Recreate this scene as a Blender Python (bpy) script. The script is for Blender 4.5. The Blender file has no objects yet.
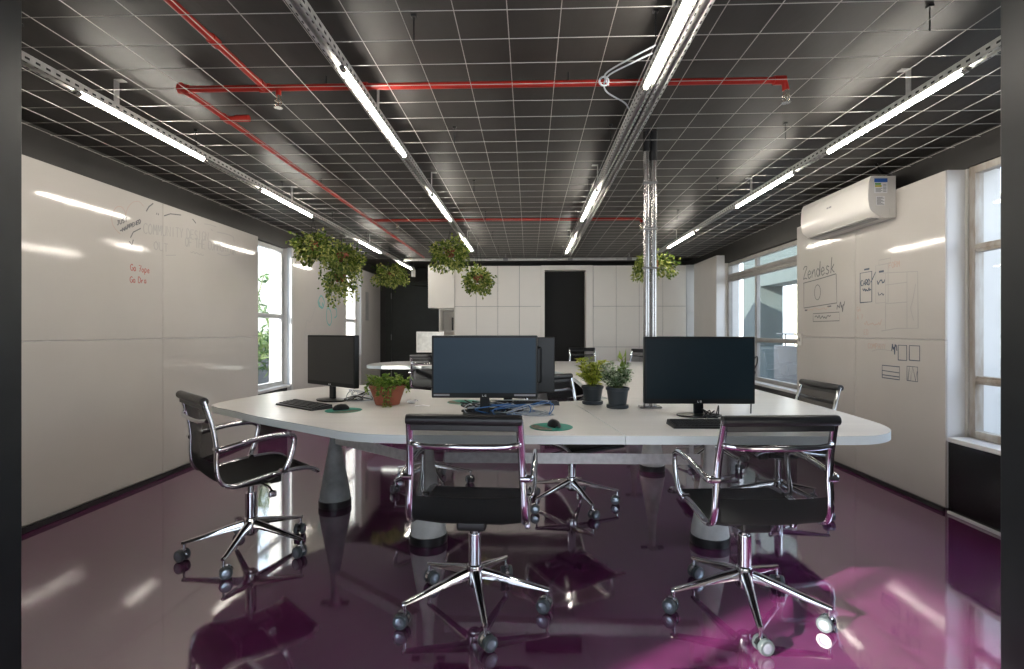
import bpy, bmesh, math, random
from mathutils import Vector, Matrix, Euler
random.seed(7)
R = math.radians
PI = math.pi
SC = bpy.context.scene
COL = SC.collection

# ---------------------------------------------------------------- camera, world, sun, exposure
YAW = math.atan((529 - 512) / 526.0)
cd = bpy.data.cameras.new('camera')
cd.sensor_width = 36.0
cd.lens = 526.0 / 1024 * 36
cd.shift_y = -3.5 / 1024
cd.clip_start = 0.05
cam = bpy.data.objects.new('camera', cd)
cam.location = (0, 0, 1.25)
cam.rotation_euler = (R(90), 0, YAW)
COL.objects.link(cam)
SC.camera = cam

W = bpy.data.worlds.new('world')
SC.world = W
W.use_nodes = True
_n = W.node_tree.nodes
_bg = _n['Background']
_tc = _n.new('ShaderNodeTexCoord')
_sep = _n.new('ShaderNodeSeparateXYZ')
_rmp = _n.new('ShaderNodeValToRGB')
_rmp.color_ramp.elements[0].position = 0.0
_rmp.color_ramp.elements[0].color = (0.95, 0.97, 1.0, 1)
_rmp.color_ramp.elements[1].position = 0.9
_rmp.color_ramp.elements[1].color = (0.55, 0.72, 1.0, 1)
W.node_tree.links.new(_tc.outputs['Generated'], _sep.inputs[0])
W.node_tree.links.new(_sep.outputs['Z'], _rmp.inputs[0])
W.node_tree.links.new(_rmp.outputs[0], _bg.inputs[0])
_bg.inputs[1].default_value = 3.2

sd = bpy.data.lights.new('sun', 'SUN')
sd.energy = 16.0
sd.angle = R(1.0)
sd.color = (1.0, 0.90, 0.78)
sun = bpy.data.objects.new('sun', sd)
COL.objects.link(sun)
sun_dir = Vector((0.80, 0.53, -0.36)).normalized()
sun.rotation_euler = sun_dir.to_track_quat('-Z', 'Y').to_euler()
sun.location = (-8, -6, 6)

SC.view_settings.view_transform = 'Standard'
SC.view_settings.look = 'None'
SC.view_settings.gamma = 1.0
SC.view_settings.use_curve_mapping = False
SC.view_settings.exposure = 0.6
TUBE = 48.0          # emission of the fluorescent tubes

# ---------------------------------------------------------------- materials
def mat(name, col, rough=0.5, metal=0.0, spec=0.5, noise=0.0, nscale=8.0, bump=0.0, bscale=60.0, coat=0.0, emit=None, estr=0.0, col2=None, stretch=(1, 1, 1), ior=None, rnoise=0.0):
    m = bpy.data.materials.new(name)
    m.use_nodes = True
    nt = m.node_tree
    b = nt.nodes['Principled BSDF']
    c = (col[0], col[1], col[2], 1)
    b.inputs['Base Color'].default_value = c
    b.inputs['Roughness'].default_value = rough
    b.inputs['Metallic'].default_value = metal
    b.inputs['Specular IOR Level'].default_value = spec
    if ior: b.inputs['IOR'].default_value = ior
    b.inputs['Coat Weight'].default_value = coat
    tc = None
    if noise > 0 or bump > 0 or rnoise > 0:
        tc = nt.nodes.new('ShaderNodeTexCoord')
        mp = nt.nodes.new('ShaderNodeMapping')
        mp.inputs['Scale'].default_value = stretch
        nt.links.new(tc.outputs['Object'], mp.inputs['Vector'])
    if noise > 0:
        nz = nt.nodes.new('ShaderNodeTexNoise')
        nz.inputs['Scale'].default_value = nscale
        nz.inputs['Detail'].default_value = 6
        nt.links.new(mp.outputs[0], nz.inputs['Vector'])
        rp = nt.nodes.new('ShaderNodeValToRGB')
        rp.color_ramp.elements[0].position = 0.3
        rp.color_ramp.elements[1].position = 0.7
        d = col2 if col2 else tuple(max(0, v * (1 - noise)) for v in col)
        rp.color_ramp.elements[0].color = (d[0], d[1], d[2], 1)
        rp.color_ramp.elements[1].color = c
        nt.links.new(nz.outputs['Fac'], rp.inputs[0])
        nt.links.new(rp.outputs[0], b.inputs['Base Color'])
    if bump > 0:
        nb = nt.nodes.new('ShaderNodeTexNoise')
        nb.inputs['Scale'].default_value = bscale
        nb.inputs['Detail'].default_value = 4
        nt.links.new(mp.outputs[0], nb.inputs['Vector'])
        bp = nt.nodes.new('ShaderNodeBump')
        bp.inputs['Strength'].default_value = bump
        bp.inputs['Distance'].default_value = 0.01
        nt.links.new(nb.outputs['Fac'], bp.inputs['Height'])
        nt.links.new(bp.outputs[0], b.inputs['Normal'])
    if rnoise > 0:
        nr = nt.nodes.new('ShaderNodeTexNoise')
        nr.inputs['Scale'].default_value = 2.5
        nr.inputs['Detail'].default_value = 5
        nt.links.new(mp.outputs[0], nr.inputs['Vector'])
        mr = nt.nodes.new('ShaderNodeMapRange')
        mr.inputs[3].default_value = max(0.0, rough - rnoise)
        mr.inputs[4].default_value = rough + rnoise
        nt.links.new(nr.outputs['Fac'], mr.inputs[0])
        nt.links.new(mr.outputs[0], b.inputs['Roughness'])
    if emit:
        b.inputs['Emission Color'].default_value = (emit[0], emit[1], emit[2], 1)
        b.inputs['Emission Strength'].default_value = estr
    return m

def glass_mat(name, tint=(0.95, 0.98, 1.0)):
    m = bpy.data.materials.new(name)
    m.use_nodes = True
    nt = m.node_tree
    nt.nodes.clear()
    o = nt.nodes.new('ShaderNodeOutputMaterial')
    t = nt.nodes.new('ShaderNodeBsdfTransparent')
    t.inputs[0].default_value = (tint[0], tint[1], tint[2], 1)
    g = nt.nodes.new('ShaderNodeBsdfGlossy')
    g.inputs['Roughness'].default_value = 0.02
    lw = nt.nodes.new('ShaderNodeLayerWeight')
    pw = nt.nodes.new('ShaderNodeMath'); pw.operation = 'POWER'; pw.inputs[1].default_value = 4.5
    nt.links.new(lw.outputs['Facing'], pw.inputs[0])
    f = nt.nodes.new('ShaderNodeMapRange')
    f.inputs[3].default_value = 0.03; f.inputs[4].default_value = 0.7
    nt.links.new(pw.outputs[0], f.inputs[0])
    mx = nt.nodes.new('ShaderNodeMixShader')
    nt.links.new(f.outputs[0], mx.inputs[0])
    nt.links.new(t.outputs[0], mx.inputs[1])
    nt.links.new(g.outputs[0], mx.inputs[2])
    nt.links.new(mx.outputs[0], o.inputs[0])
    return m

def net_mat(name, col, open_=0.4):
    m = bpy.data.materials.new(name)
    m.use_nodes = True
    nt = m.node_tree
    b = nt.nodes['Principled BSDF']
    b.inputs['Base Color'].default_value = (col[0], col[1], col[2], 1)
    b.inputs['Roughness'].default_value = 0.7
    b.inputs['Specular IOR Level'].default_value = 0.2
    t = nt.nodes.new('ShaderNodeBsdfTransparent')
    mx = nt.nodes.new('ShaderNodeMixShader')
    lw = nt.nodes.new('ShaderNodeLayerWeight')
    lw.inputs[0].default_value = 0.35
    mr = nt.nodes.new('ShaderNodeMapRange')
    mr.inputs[3].default_value = 1.0 - open_
    mr.inputs[4].default_value = 1.0
    nt.links.new(lw.outputs['Facing'], mr.inputs[0])
    nt.links.new(mr.outputs[0], mx.inputs[0])
    nt.links.new(t.outputs[0], mx.inputs[1])
    nt.links.new(b.outputs[0], mx.inputs[2])
    nt.links.new(mx.outputs[0], nt.nodes['Material Output'].inputs[0])
    return m

def leaf_mat(name, ca, cb, cc):
    m = bpy.data.materials.new(name)
    m.use_nodes = True
    nt = m.node_tree
    b = nt.nodes['Principled BSDF']
    g = nt.nodes.new('ShaderNodeNewGeometry')
    rp = nt.nodes.new('ShaderNodeValToRGB')
    e = rp.color_ramp.elements
    e[0].color = (*ca, 1)
    e[1].color = (*cc, 1)
    k = e.new(0.5)
    k.color = (*cb, 1)
    nt.links.new(g.outputs['Random Per Island'], rp.inputs[0])
    nt.links.new(rp.outputs[0], b.inputs['Base Color'])
    b.inputs['Roughness'].default_value = 0.45
    tr = nt.nodes.new('ShaderNodeBsdfTranslucent')
    nt.links.new(rp.outputs[0], tr.inputs[0])
    mx = nt.nodes.new('ShaderNodeMixShader')
    mx.inputs[0].default_value = 0.3
    nt.links.new(b.outputs[0], mx.inputs[1])
    nt.links.new(tr.outputs[0], mx.inputs[2])
    nt.links.new(mx.outputs[0], nt.nodes['Material Output'].inputs[0])
    return m

M = {}
M['floor'] = mat('polished_purple_floor', (0.150, 0.023, 0.104), rough=0.06, noise=0.5, nscale=14, col2=(0.085, 0.013, 0.060), bump=0.03, bscale=7, ior=4.0, rnoise=0.035)
M['ceiling'] = mat('black_painted_slab', (0.034, 0.031, 0.028), rough=0.55, spec=0.4, noise=0.35, nscale=5, bump=0.15, bscale=25, stretch=(1, 0.25, 1))
M['darkwall'] = mat('charcoal_paint', (0.034, 0.032, 0.030), rough=0.6, noise=0.25, nscale=4)
M['blackwall'] = mat('black_gloss_paint', (0.012, 0.012, 0.012), rough=0.16, noise=0.3, nscale=6, bump=0.05, bscale=6, stretch=(1, 0.2, 2))
M['greendoor'] = mat('dark_green_grey_paint', (0.022, 0.026, 0.022), rough=0.5, noise=0.2)
M['pitch'] = mat('black_door_leaf', (0.004, 0.004, 0.004), rough=0.7)
M['plaster'] = mat('white_plaster', (0.62, 0.60, 0.57), rough=0.7, noise=0.12, nscale=3)
M['board'] = mat('whiteboard_laminate', (0.54, 0.515, 0.485), rough=0.08, noise=0.06, nscale=1.6, rnoise=0.03, bump=0.05, bscale=2.2)
M['boardback'] = mat('whiteboard_edge', (0.66, 0.66, 0.66), rough=0.35)
M['cabinet'] = mat('white_cabinet_laminate', (0.90, 0.865, 0.81), rough=0.33, noise=0.04, nscale=2)
M['frame'] = mat('grey_window_frame', (0.52, 0.53, 0.53), rough=0.4, noise=0.15, nscale=9)
M['framedark'] = mat('brown_grey_window_frame', (0.30, 0.285, 0.265), rough=0.45, noise=0.2, nscale=9)
M['woodframe'] = mat('worn_window_frame', (0.44, 0.42, 0.39), rough=0.55, noise=0.5, nscale=16, col2=(0.25, 0.2, 0.15), stretch=(1, 1, 0.3))
M['glass'] = glass_mat('window_glass')
M['post'] = mat('dark_steel_post', (0.010, 0.013, 0.015), rough=0.4, noise=0.3, nscale=10)
M['galv'] = mat('galvanised_steel', (0.60, 0.60, 0.58), rough=0.36, metal=0.25, noise=0.25, nscale=30)
M['hole'] = mat('dark_slot', (0.02, 0.02, 0.02), rough=0.8)
M['wire'] = mat('pale_wire', (0.40, 0.385, 0.36), rough=0.4, metal=0.3)
M['red'] = mat('red_pipe_paint', (0.40, 0.022, 0.014), rough=0.4, spec=0.3, noise=0.2, nscale=12)
M['brass'] = mat('sprinkler_metal', (0.7, 0.66, 0.58), rough=0.25, metal=1.0)
M['tube'] = mat('lit_tube', (1, 1, 1), rough=0.4, emit=(1.0, 0.93, 0.82), estr=TUBE)
M['chrome'] = mat('chrome', (0.70, 0.71, 0.73), rough=0.07, metal=1.0)
M['steel'] = mat('brushed_steel', (0.42, 0.41, 0.40), rough=0.22, metal=1.0)
M['net'] = net_mat('black_net_fabric', (0.014, 0.014, 0.015), 0.42)
M['seatnet'] = net_mat('black_seat_fabric', (0.010, 0.011, 0.011), 0.05)
M['roll'] = mat('black_vinyl', (0.014, 0.014, 0.015), rough=0.35, bump=0.1, bscale=150)
M['blackplastic'] = mat('black_plastic', (0.012, 0.012, 0.013), rough=0.4)
M['gloss'] = mat('glossy_black_plastic', (0.008, 0.009, 0.010), rough=0.28, spec=0.25)
M['wheel'] = mat('grey_black_caster', (0.06, 0.075, 0.08), rough=0.3, coat=0.5)
M['hub'] = mat('pale_caster_hub', (0.45, 0.52, 0.60), rough=0.2, metal=0.7)
M['desk'] = mat('white_desk_laminate', (0.86, 0.84, 0.81), rough=0.27, noise=0.05, nscale=5, stretch=(0.4, 3, 1))
M['deskedge'] = mat('skylit_desk_edge', (0.80, 0.87, 0.86), rough=0.4)  # blue cast of sky light put into the edge colour
M['concrete_dark'] = mat('dark_concrete', (0.30, 0.31, 0.31), rough=0.75, noise=0.45, nscale=9, bump=0.25, bscale=30)
M['concrete'] = mat('pale_concrete', (0.70, 0.70, 0.67), rough=0.8, noise=0.35, nscale=9, bump=0.25, bscale=30)
M['screen_blue'] = mat('dark_blue_screen', (0.022, 0.045, 0.070), rough=0.4, spec=0.25)
M['screen'] = mat('dark_screen', (0.006, 0.014, 0.019), rough=0.35, spec=0.2)
M['screen_grey'] = mat('grey_matte_screen', (0.022, 0.023, 0.023), rough=0.42)
M['screen_reflection'] = mat('painted_screen_reflection', (0.75, 0.76, 0.72), rough=0.1, noise=0.3, nscale=14)  # reflection of a window painted as the screen's own white
M['label_white'] = mat('white_print', (0.75, 0.75, 0.75), rough=0.5)
M['teal'] = mat('teal_mouse_pad', (0.015, 0.26, 0.19), rough=0.55)
M['padart'] = mat('tan_pad_art', (0.30, 0.22, 0.15), rough=0.55, noise=0.7, nscale=45, col2=(0.02, 0.06, 0.06))
M['key'] = mat('dark_keycap', (0.028, 0.028, 0.030), rough=0.5)
M['terracotta'] = mat('terracotta', (0.36, 0.105, 0.06), rough=0.7, noise=0.35, nscale=12)
M['potdark'] = mat('dark_blue_grey_pot', (0.022, 0.032, 0.042), rough=0.42, noise=0.2)
M['soil'] = mat('potting_soil', (0.035, 0.022, 0.014), rough=0.95, noise=0.5, nscale=60)
M['stem'] = mat('plant_stem', (0.10, 0.13, 0.04), rough=0.7)
M['leaf'] = leaf_mat('bright_leaf', (0.05, 0.13, 0.012), (0.16, 0.28, 0.03), (0.36, 0.46, 0.10))
M['leafhang'] = leaf_mat('hanging_leaf', (0.03, 0.075, 0.008), (0.15, 0.22, 0.025), (0.50, 0.50, 0.16))
M['leafyellow'] = leaf_mat('yellow_green_leaf', (0.16, 0.27, 0.01), (0.50, 0.56, 0.05), (0.75, 0.74, 0.20))
M['leafpale'] = leaf_mat('silver_green_leaf', (0.05, 0.14, 0.05), (0.28, 0.40, 0.22), (0.68, 0.74, 0.58))
M['leafout'] = leaf_mat('outdoor_leaf', (0.02, 0.06, 0.012), (0.06, 0.14, 0.03), (0.30, 0.38, 0.16))
M['cable_black'] = mat('black_cable', (0.015, 0.015, 0.016), rough=0.45)
M['cable_blue'] = mat('blue_cable', (0.05, 0.16, 0.40), rough=0.4)
M['cable_grey'] = mat('grey_cable', (0.42, 0.46, 0.50), rough=0.4)
M['paper'] = mat('white_paper', (0.8, 0.8, 0.82), rough=0.7)
M['ink'] = mat('grey_marker_ink', (0.13, 0.13, 0.14), rough=0.6)
M['inkfaint'] = mat('faded_marker_ink', (0.36, 0.35, 0.34), rough=0.5)
M['inkblue'] = mat('dark_blue_marker_ink', (0.07, 0.09, 0.13), rough=0.6)
M['inkred'] = mat('red_marker_ink', (0.40, 0.12, 0.10), rough=0.6)
M['inkbrown'] = mat('faded_red_marker_ink', (0.46, 0.36, 0.31), rough=0.6)
M['inkteal'] = mat('teal_marker_ink', (0.10, 0.36, 0.34), rough=0.6)
M['acwhite'] = mat('white_ac_plastic', (0.70, 0.68, 0.65), rough=0.22)
M['acgrey'] = mat('grey_vent_plastic', (0.22, 0.22, 0.22), rough=0.5)
M['sblue'] = mat('blue_sticker_print', (0.03, 0.12, 0.45), rough=0.5)
M['sgreen'] = mat('green_sticker_print', (0.10, 0.35, 0.08), rough=0.5)
M['syellow'] = mat('yellow_sticker_print', (0.55, 0.45, 0.05), rough=0.5)
M['sgrey'] = mat('grey_sticker_print', (0.25, 0.25, 0.27), rough=0.5)
M['facade_yellow'] = mat('cream_render_facade', (0.70, 0.66, 0.50), rough=0.85, noise=0.1)
M['facade_green'] = mat('grey_green_render', (0.05, 0.068, 0.066), rough=0.85, noise=0.2, nscale=2)
M['facade_pale'] = mat('pale_blue_render', (0.55, 0.62, 0.72), rough=0.85, noise=0.1)
M['tile'] = mat('dark_slate_tile', (0.055, 0.065, 0.08), rough=0.4, noise=0.5, nscale=6)
M['terrace'] = mat('terrace_paving', (0.36, 0.36, 0.35), rough=0.8, noise=0.2)
M['pinkpaper'] = mat('pink_print', (0.60, 0.30, 0.27), rough=0.7, noise=0.4, nscale=30, col2=(0.8, 0.7, 0.68))

# ---------------------------------------------------------------- geometry accumulator
def weighted_normals(me, lim):
    """area-weighted corner normals: flat faces stay flat beside their bevels, round ones read round"""
    fn = [Vector(p.normal) for p in me.polygons]
    fa = [p.area for p in me.polygons]
    vf = [[] for _ in me.vertices]
    for p in me.polygons:
        for v in p.vertices: vf[v].append(p.index)
    out = []
    for p in me.polygons:
        n0 = fn[p.index]
        for v in p.vertices:
            acc = Vector((0, 0, 0))
            for q in vf[v]:
                if fn[q].dot(n0) > lim and fa[q] > 0.3 * fa[p.index]: acc += fn[q] * fa[q]
            out.append(acc.normalized() if acc.length > 1e-14 else n0)
    me.normals_split_custom_set(out)

class G:
    def __init__(s):
        s.v, s.f, s.m = [], [], []
    def add(s, vs, fs, mi=0):
        o = len(s.v)
        s.v += [tuple(v) for v in vs]
        for f in fs:
            s.f.append(tuple(i + o for i in f)); s.m.append(mi)
        return s
    def box(s, a, b, mi=0, mtx=None):
        x0, y0, z0 = a; x1, y1, z1 = b
        vs = [(x0,y0,z0),(x1,y0,z0),(x1,y1,z0),(x0,y1,z0),(x0,y0,z1),(x1,y0,z1),(x1,y1,z1),(x0,y1,z1)]
        if mtx is not None: vs = [mtx @ Vector(v) for v in vs]
        return s.add(vs, [(0,3,2,1),(4,5,6,7),(0,1,5,4),(1,2,6,5),(2,3,7,6),(3,0,4,7)], mi)
    def bbox(s, a, b, r=0.005, seg=2, mi=0, mtx=None):
        bm = bmesh.new()
        bmesh.ops.create_cube(bm, size=1)
        c = [(a[i] + b[i]) / 2 for i in range(3)]
        d = [abs(b[i] - a[i]) for i in range(3)]
        for v in bm.verts:
            v.co = Vector((v.co.x * d[0] + c[0], v.co.y * d[1] + c[1], v.co.z * d[2] + c[2]))
        r = min(r, min(d) * 0.49)
        bmesh.ops.bevel(bm, geom=list(bm.edges), offset=r, segments=seg, profile=0.5, affect='EDGES')
        bm.verts.index_update()
        vs = [v.co.copy() for v in bm.verts]
        if mtx is not None: vs = [mtx @ v for v in vs]
        s.add(vs, [[v.index for v in f.verts] for f in bm.faces], mi)
        bm.free()
        return s
    def tube(s, pts, r, n=8, closed=False, mi=0, flat=1.0, up=None, caps=True):
        pts = [Vector(p) for p in pts]
        k = len(pts)
        rs = r if isinstance(r, (list, tuple)) else [r] * k
        vs, fs = [], []
        prev = None
        for i, p in enumerate(pts):
            if closed: t = pts[(i + 1) % k] - pts[i - 1]
            elif i == 0: t = pts[1] - p
            elif i == k - 1: t = p - pts[-2]
            else: t = (pts[i + 1] - p).normalized() + (p - pts[i - 1]).normalized()
            if t.length < 1e-9: t = Vector((0, 0, 1))
            t.normalize()
            if up is not None: u = Vector(up)
            elif prev is not None: u = prev
            else: u = Vector((0, 0, 1)) if abs(t.z) < 0.9 else Vector((1, 0, 0))
            a = u - t * u.dot(t)
            if a.length < 1e-6:
                a = t.orthogonal()
            a.normalize()
            prev = a
            b = t.cross(a)
            for j in range(n):
                q = 2 * PI * j / n
                vs.append(p + a * (math.cos(q) * rs[i]) + b * (math.sin(q) * rs[i] * flat))
        for i in range(k if closed else k - 1):
            for j in range(n):
                a0 = i * n + j; a1 = i * n + (j + 1) % n
                b0 = ((i + 1) % k) * n + j; b1 = ((i + 1) % k) * n + (j + 1) % n
                fs.append((a0, a1, b1, b0))
        if not closed and caps:
            fs.append(tuple(range(n - 1, -1, -1)))
            fs.append(tuple((k - 1) * n + j for j in range(n)))
        return s.add(vs, fs, mi)
    def lathe(s, prof, c=(0, 0, 0), n=24, mi=0, mtx=None):
        vs, fs = [], []
        k = len(prof)
        for (r, z) in prof:
            for j in range(n):
                q = 2 * PI * j / n
                v = Vector((r * math.cos(q), r * math.sin(q), z))
                if mtx is not None: v = mtx @ v
                vs.append(v + Vector(c))
        for i in range(k - 1):
            for j in range(n):
                fs.append((i*n+j, i*n+(j+1)%n, (i+1)*n+(j+1)%n, (i+1)*n+j))
        fs.append(tuple(range(n - 1, -1, -1)))
        fs.append(tuple((k - 1) * n + j for j in range(n)))
        return s.add(vs, fs, mi)
    def prism(s, poly, z0, z1, mi_top=0, mi_side=0, ch=0.0):
        n = len(poly)
        area = sum(poly[i][0] * poly[(i+1) % n][1] - poly[(i+1) % n][0] * poly[i][1] for i in range(n))
        if area < 0: poly = poly[::-1]
        vs = [(x, y, z0) for x, y in poly] + [(x, y, z1) for x, y in poly]
        s.add(vs, [tuple(range(n, 2 * n))], mi_top)
        s.add(vs, [tuple(range(n - 1, -1, -1))] + [(i, (i+1) % n, n + (i+1) % n, n + i) for i in range(n)], mi_side)
        return s
    def sheet(s, rows, mi=0, th=0.0):
        k, n = len(rows), len(rows[0])
        vs = [p for r in rows for p in r]
        fs = [(i*n+j, i*n+j+1, (i+1)*n+j+1, (i+1)*n+j) for i in range(k-1) for j in range(n-1)]
        return s.add(vs, fs, mi)
    def build(s, name, mats, parent=None, smooth=True, angle=35, kind=None, label=None, loc=None):
        me = bpy.data.meshes.new(name)
        me.from_pydata(s.v, [], s.f)
        if not isinstance(mats, (list, tuple)): mats = [mats]
        for m in mats: me.materials.append(m)
        me.polygons.foreach_set('material_index', s.m)
        me.validate()
        bm = bmesh.new(); bm.from_mesh(me)
        bmesh.ops.remove_doubles(bm, verts=bm.verts, dist=1e-6)
        bmesh.ops.recalc_face_normals(bm, faces=bm.faces)
        bm.to_mesh(me); bm.free()
        if smooth:
            me.polygons.foreach_set('use_smooth', [True] * len(me.polygons))
            weighted_normals(me, math.cos(R(52)))
        me.update()
        o = bpy.data.objects.new(name, me)
        COL.objects.link(o)
        o.shadow_terminator_geometry_offset = 0.0
        if parent: o.parent = parent
        if loc: o.location = loc
        if kind: o['kind'] = kind
        if label: o['label'] = label
        return o

def spline(pts, n=6, closed=False):
    P = [Vector(p) for p in pts]
    out = []
    k = len(P)
    rng = range(k) if closed else range(k - 1)
    for i in rng:
        if closed: a, b, c, d = P[i-1], P[i], P[(i+1) % k], P[(i+2) % k]
        else: a, b, c, d = P[max(i-1, 0)], P[i], P[i+1], P[min(i+2, k-1)]
        for j in range(n):
            t = j / n
            out.append(0.5 * ((2*b) + (c-a)*t + (2*a-5*b+4*c-d)*t*t + (3*b-a-3*c+d)*t**3))
    if not closed: out.append(P[-1])
    return out

def thing(name, label, cat, loc=(0, 0, 0), rz=0.0, group=None):
    o = bpy.data.objects.new(name, None)
    COL.objects.link(o)
    o.empty_display_size = 0.1
    o.location = loc
    o.rotation_euler = (0, 0, rz)
    o['label'] = label; o['category'] = cat
    if group: o['group'] = group
    return o
def tag(o, label, cat, group=None):
    o['label'] = label; o['category'] = cat
    if group: o['group'] = group
    return o
KIDS = {}
def copy_tree(o, parent=None, kids=None):
    if kids is None:
        kids = {}
        for x in bpy.data.objects:
            if x.parent: kids.setdefault(x.parent.name, []).append(x)
    c = o.copy()
    COL.objects.link(c)
    if parent: c.parent = parent
    for ch in kids.get(o.name, []): copy_tree(ch, c, kids)
    return c
def struct(g, name, mats, **k):
    return g.build(name, mats, kind='structure', **k)

# ================================================================ SETTING
ZC = 2.57           # underside of slab
YB, YV = 9.62, 10.98  # plane behind cabinets, far vestibule wall
struct(G().box((-3.45, -3.2, -0.12), (3.3, 11.1, 0.0)), 'floor', M['floor'], smooth=False)
struct(G().box((-3.45, -3.2, ZC), (3.3, 11.1, ZC + 0.18)), 'ceiling', M['ceiling'], smooth=False)

g = G()                     # left wall, openings at two windows and at the entrance window
XL0, XL1 = -3.40, -3.16
g.box((XL0, -1.85, 0), (XL1, -0.35, 0.75), 1)
g.box((XL0, -3.2, 0), (XL1, -1.85, ZC), 1)
g.box((XL0, -0.35, 0), (XL1, 5.97, 2.33), 1); g.box((XL0, -0.35, 2.33), (XL1, 5.97, ZC), 0)
g.box((XL0, 5.97, 0), (XL1, 6.78, 0.52), 2); g.box((XL0, 5.97, 2.33), (XL1, 6.78, ZC), 0)
g.box((XL0, 6.78, 0), (XL1, 8.88, 2.33), 1); g.box((XL0, 6.78, 2.33), (XL1, 8.88, ZC), 0)
g.box((XL0, 8.88, 0), (XL1, 9.68, 0.80), 2); g.box((XL0, 8.88, 2.33), (XL1, 9.68, ZC), 0)
g.box((XL0, 9.68, 0), (XL1, 11.1, 2.33), 1); g.box((XL0, 9.68, 2.33), (XL1, 11.1, ZC), 0)
g.box((XL0, -1.85, 2.42), (XL1, -0.35, ZC), 1)
struct(g, 'wall_left', [M['darkwall'], M['plaster'], M['blackwall']], smooth=False)
g = G()
XR0, XR1 = 3.0, 3.22
g.box((XR0, -3.2, 0), (XR1, 1.55, ZC), 1)
g.box((2.885, 1.55, 0), (XR1, 3.715, 0.49), 2); g.box((XR0, 1.55, 2.37), (XR1, 3.70, ZC), 0)
g.box((XR0, 3.70, 0), (XR1, 5.75, 2.36), 1); g.box((XR0, 3.70, 2.36), (XR1, 5.75, ZC), 0)
g.box((XR0, 5.75, 0), (XR1, 8.17, 0.55), 2); g.box((XR0, 5.75, 2.29), (XR1, 8.17, ZC), 0)
g.box((XR0, 8.17, 0), (XR1, 9.25, 2.36), 1); g.box((XR0, 8.17, 2.36), (XR1, 9.25, ZC), 0)
g.box((XR0, 9.25, 0), (XR1, 9.98, 0.92), 2); g.box((XR0, 9.25, 2.36), (XR1, 9.98, ZC), 0)
g.box((XR0, 9.98, 0), (XR1, 11.1, 2.36), 1); g.box((XR0, 9.98, 2.36), (XR1, 11.1, ZC), 0)
struct(g, 'wall_right', [M['darkwall'], M['plaster'], M['blackwall']], smooth=False)
g = G()
g.box((-3.16, YV, 0), (-1.2, YV + 0.12, ZC)).box((-1.32, 10.06, 0), (3.0, 10.2, ZC)).box((-1.32, 10.2, 0), (-1.2, YV, ZC))
struct(g, 'wall_back', M['darkwall'], smooth=False)
struct(G().box((-3.16, -3.2, 0), (3.0, -3.05, 0.25)).box((-3.16, -3.2, 2.42), (3.0, -3.05, ZC)).box((-3.16, -3.2, 0.25), (-1.7, -3.05, 2.42)).box((1.7, -3.2, 0.25), (3.0, -3.05, 2.42)), 'wall_front', M['plaster'], smooth=False)

# near partition with the steel posts the camera looks between
g = G().box((-3.16, 1.46, 0), (-1.66, 1.54, ZC)); struct(g, 'wall_partition_left', M['darkwall'], smooth=False)
g = G().box((1.48, 1.46, 0), (3.0, 1.54, ZC)); struct(g, 'wall_partition_right', M['darkwall'], smooth=False)
def post(name, x0, x1, sgn):
    g = G()
    g.bbox((x0, 1.44, 0), (x1, 1.60, ZC), 0.004)
    e = x1 if sgn > 0 else x0
    xm = e - sgn * 0.045
    g.box((xm - 0.004, 1.4380, 0), (xm + 0.004, 1.441, ZC), 1)
    g.box((xm - sgn * 0.03 - 0.002, 1.4380, 0), (xm - sgn * 0.03 + 0.002, 1.441, ZC), 1)
    for z in (0.35, 0.77, 1.6, 2.2):
        g.lathe([(0.007, 0), (0.007, 0.004), (0.003, 0.006)], (xm, 1.436, z), 8, 1, Matrix.Rotation(R(90), 3, 'X'))
    struct(g, name, [M['post'], M['frame']], angle=30)
post('trim_1', -1.75, -1.589, 1)
post('trim_2', 1.391, 1.56, -1)

# baseboards
struct(G().bbox((-3.118, 1.6, 0), (-3.105, 5.97, 0.038), 0.004), 'baseboard_left', M['blackplastic'])
struct(G().bbox((2.852, 3.72, 0), (2.868, 5.75, 0.028), 0.004), 'baseboard_right', M['blackplastic'])
struct(G().bbox((2.862, 1.6, 0), (2.883, 3.70, 0.02), 0.004), 'trim_3', M['boardback'])

# windows -----------------------------------------------------------------
def window(name, xp, y0, y1, z0, z1, bars_z, bars_y, side, m, fw=0.045, sill=True, skip=()):
    w = bpy.data.objects.new(name, None); COL.objects.link(w); w['kind'] = 'structure'
    w.location = (xp, y0, z0)
    H, L = z1 - z0, y1 - y0
    g = G()
    t = 0.03
    g.bbox((-t, 0, 0), (t, fw, H), 0.004).bbox((-t, L - fw, 0), (t, L, H), 0.004)
    g.bbox((-t, fw, 0), (t, L - fw, fw), 0.004).bbox((-t, fw, H - fw), (t, L - fw, H), 0.004)
    g.build('window_frame', m, w)
    for z in bars_z:
        G().bbox((-t * 0.9, fw, z - z0 - 0.028), (t * 0.9, L - fw, z - z0 + 0.028), 0.006).bbox((-t * 1.2, fw, z - z0 - 0.012), (t * 1.2, L - fw, z - z0 + 0.012), 0.004).build('transom', m, w)
    for (y, za, zb) in bars_y:
        G().bbox((-t * 0.85, y - y0 - 0.025, za - z0), (t * 0.85, y - y0 + 0.025, zb - z0), 0.005).build('mullion', m, w)
    G().box((-0.003, fw * 0.98, fw * 0.98), (0.003, L - fw * 0.98, H - fw * 0.98)).build('glass_pane', M['glass'], w, smooth=False)
    if sill:
        if side > 0: G().bbox((-0.175 if name == 'window_3' else -0.14, -0.0, -0.035), (0.10, L, -0.002), 0.006).build('window_sill', M['boardback'], w)
        else: G().bbox((-0.10, 0.0, -0.035), (0.12, L, -0.002), 0.006).build('window_sill', M['boardback'], w)
    return w
window('window_1', -3.24, 5.975, 6.775, 0.555, 2.325, [1.44], [], -1, M['frame'], 0.05)
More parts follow.
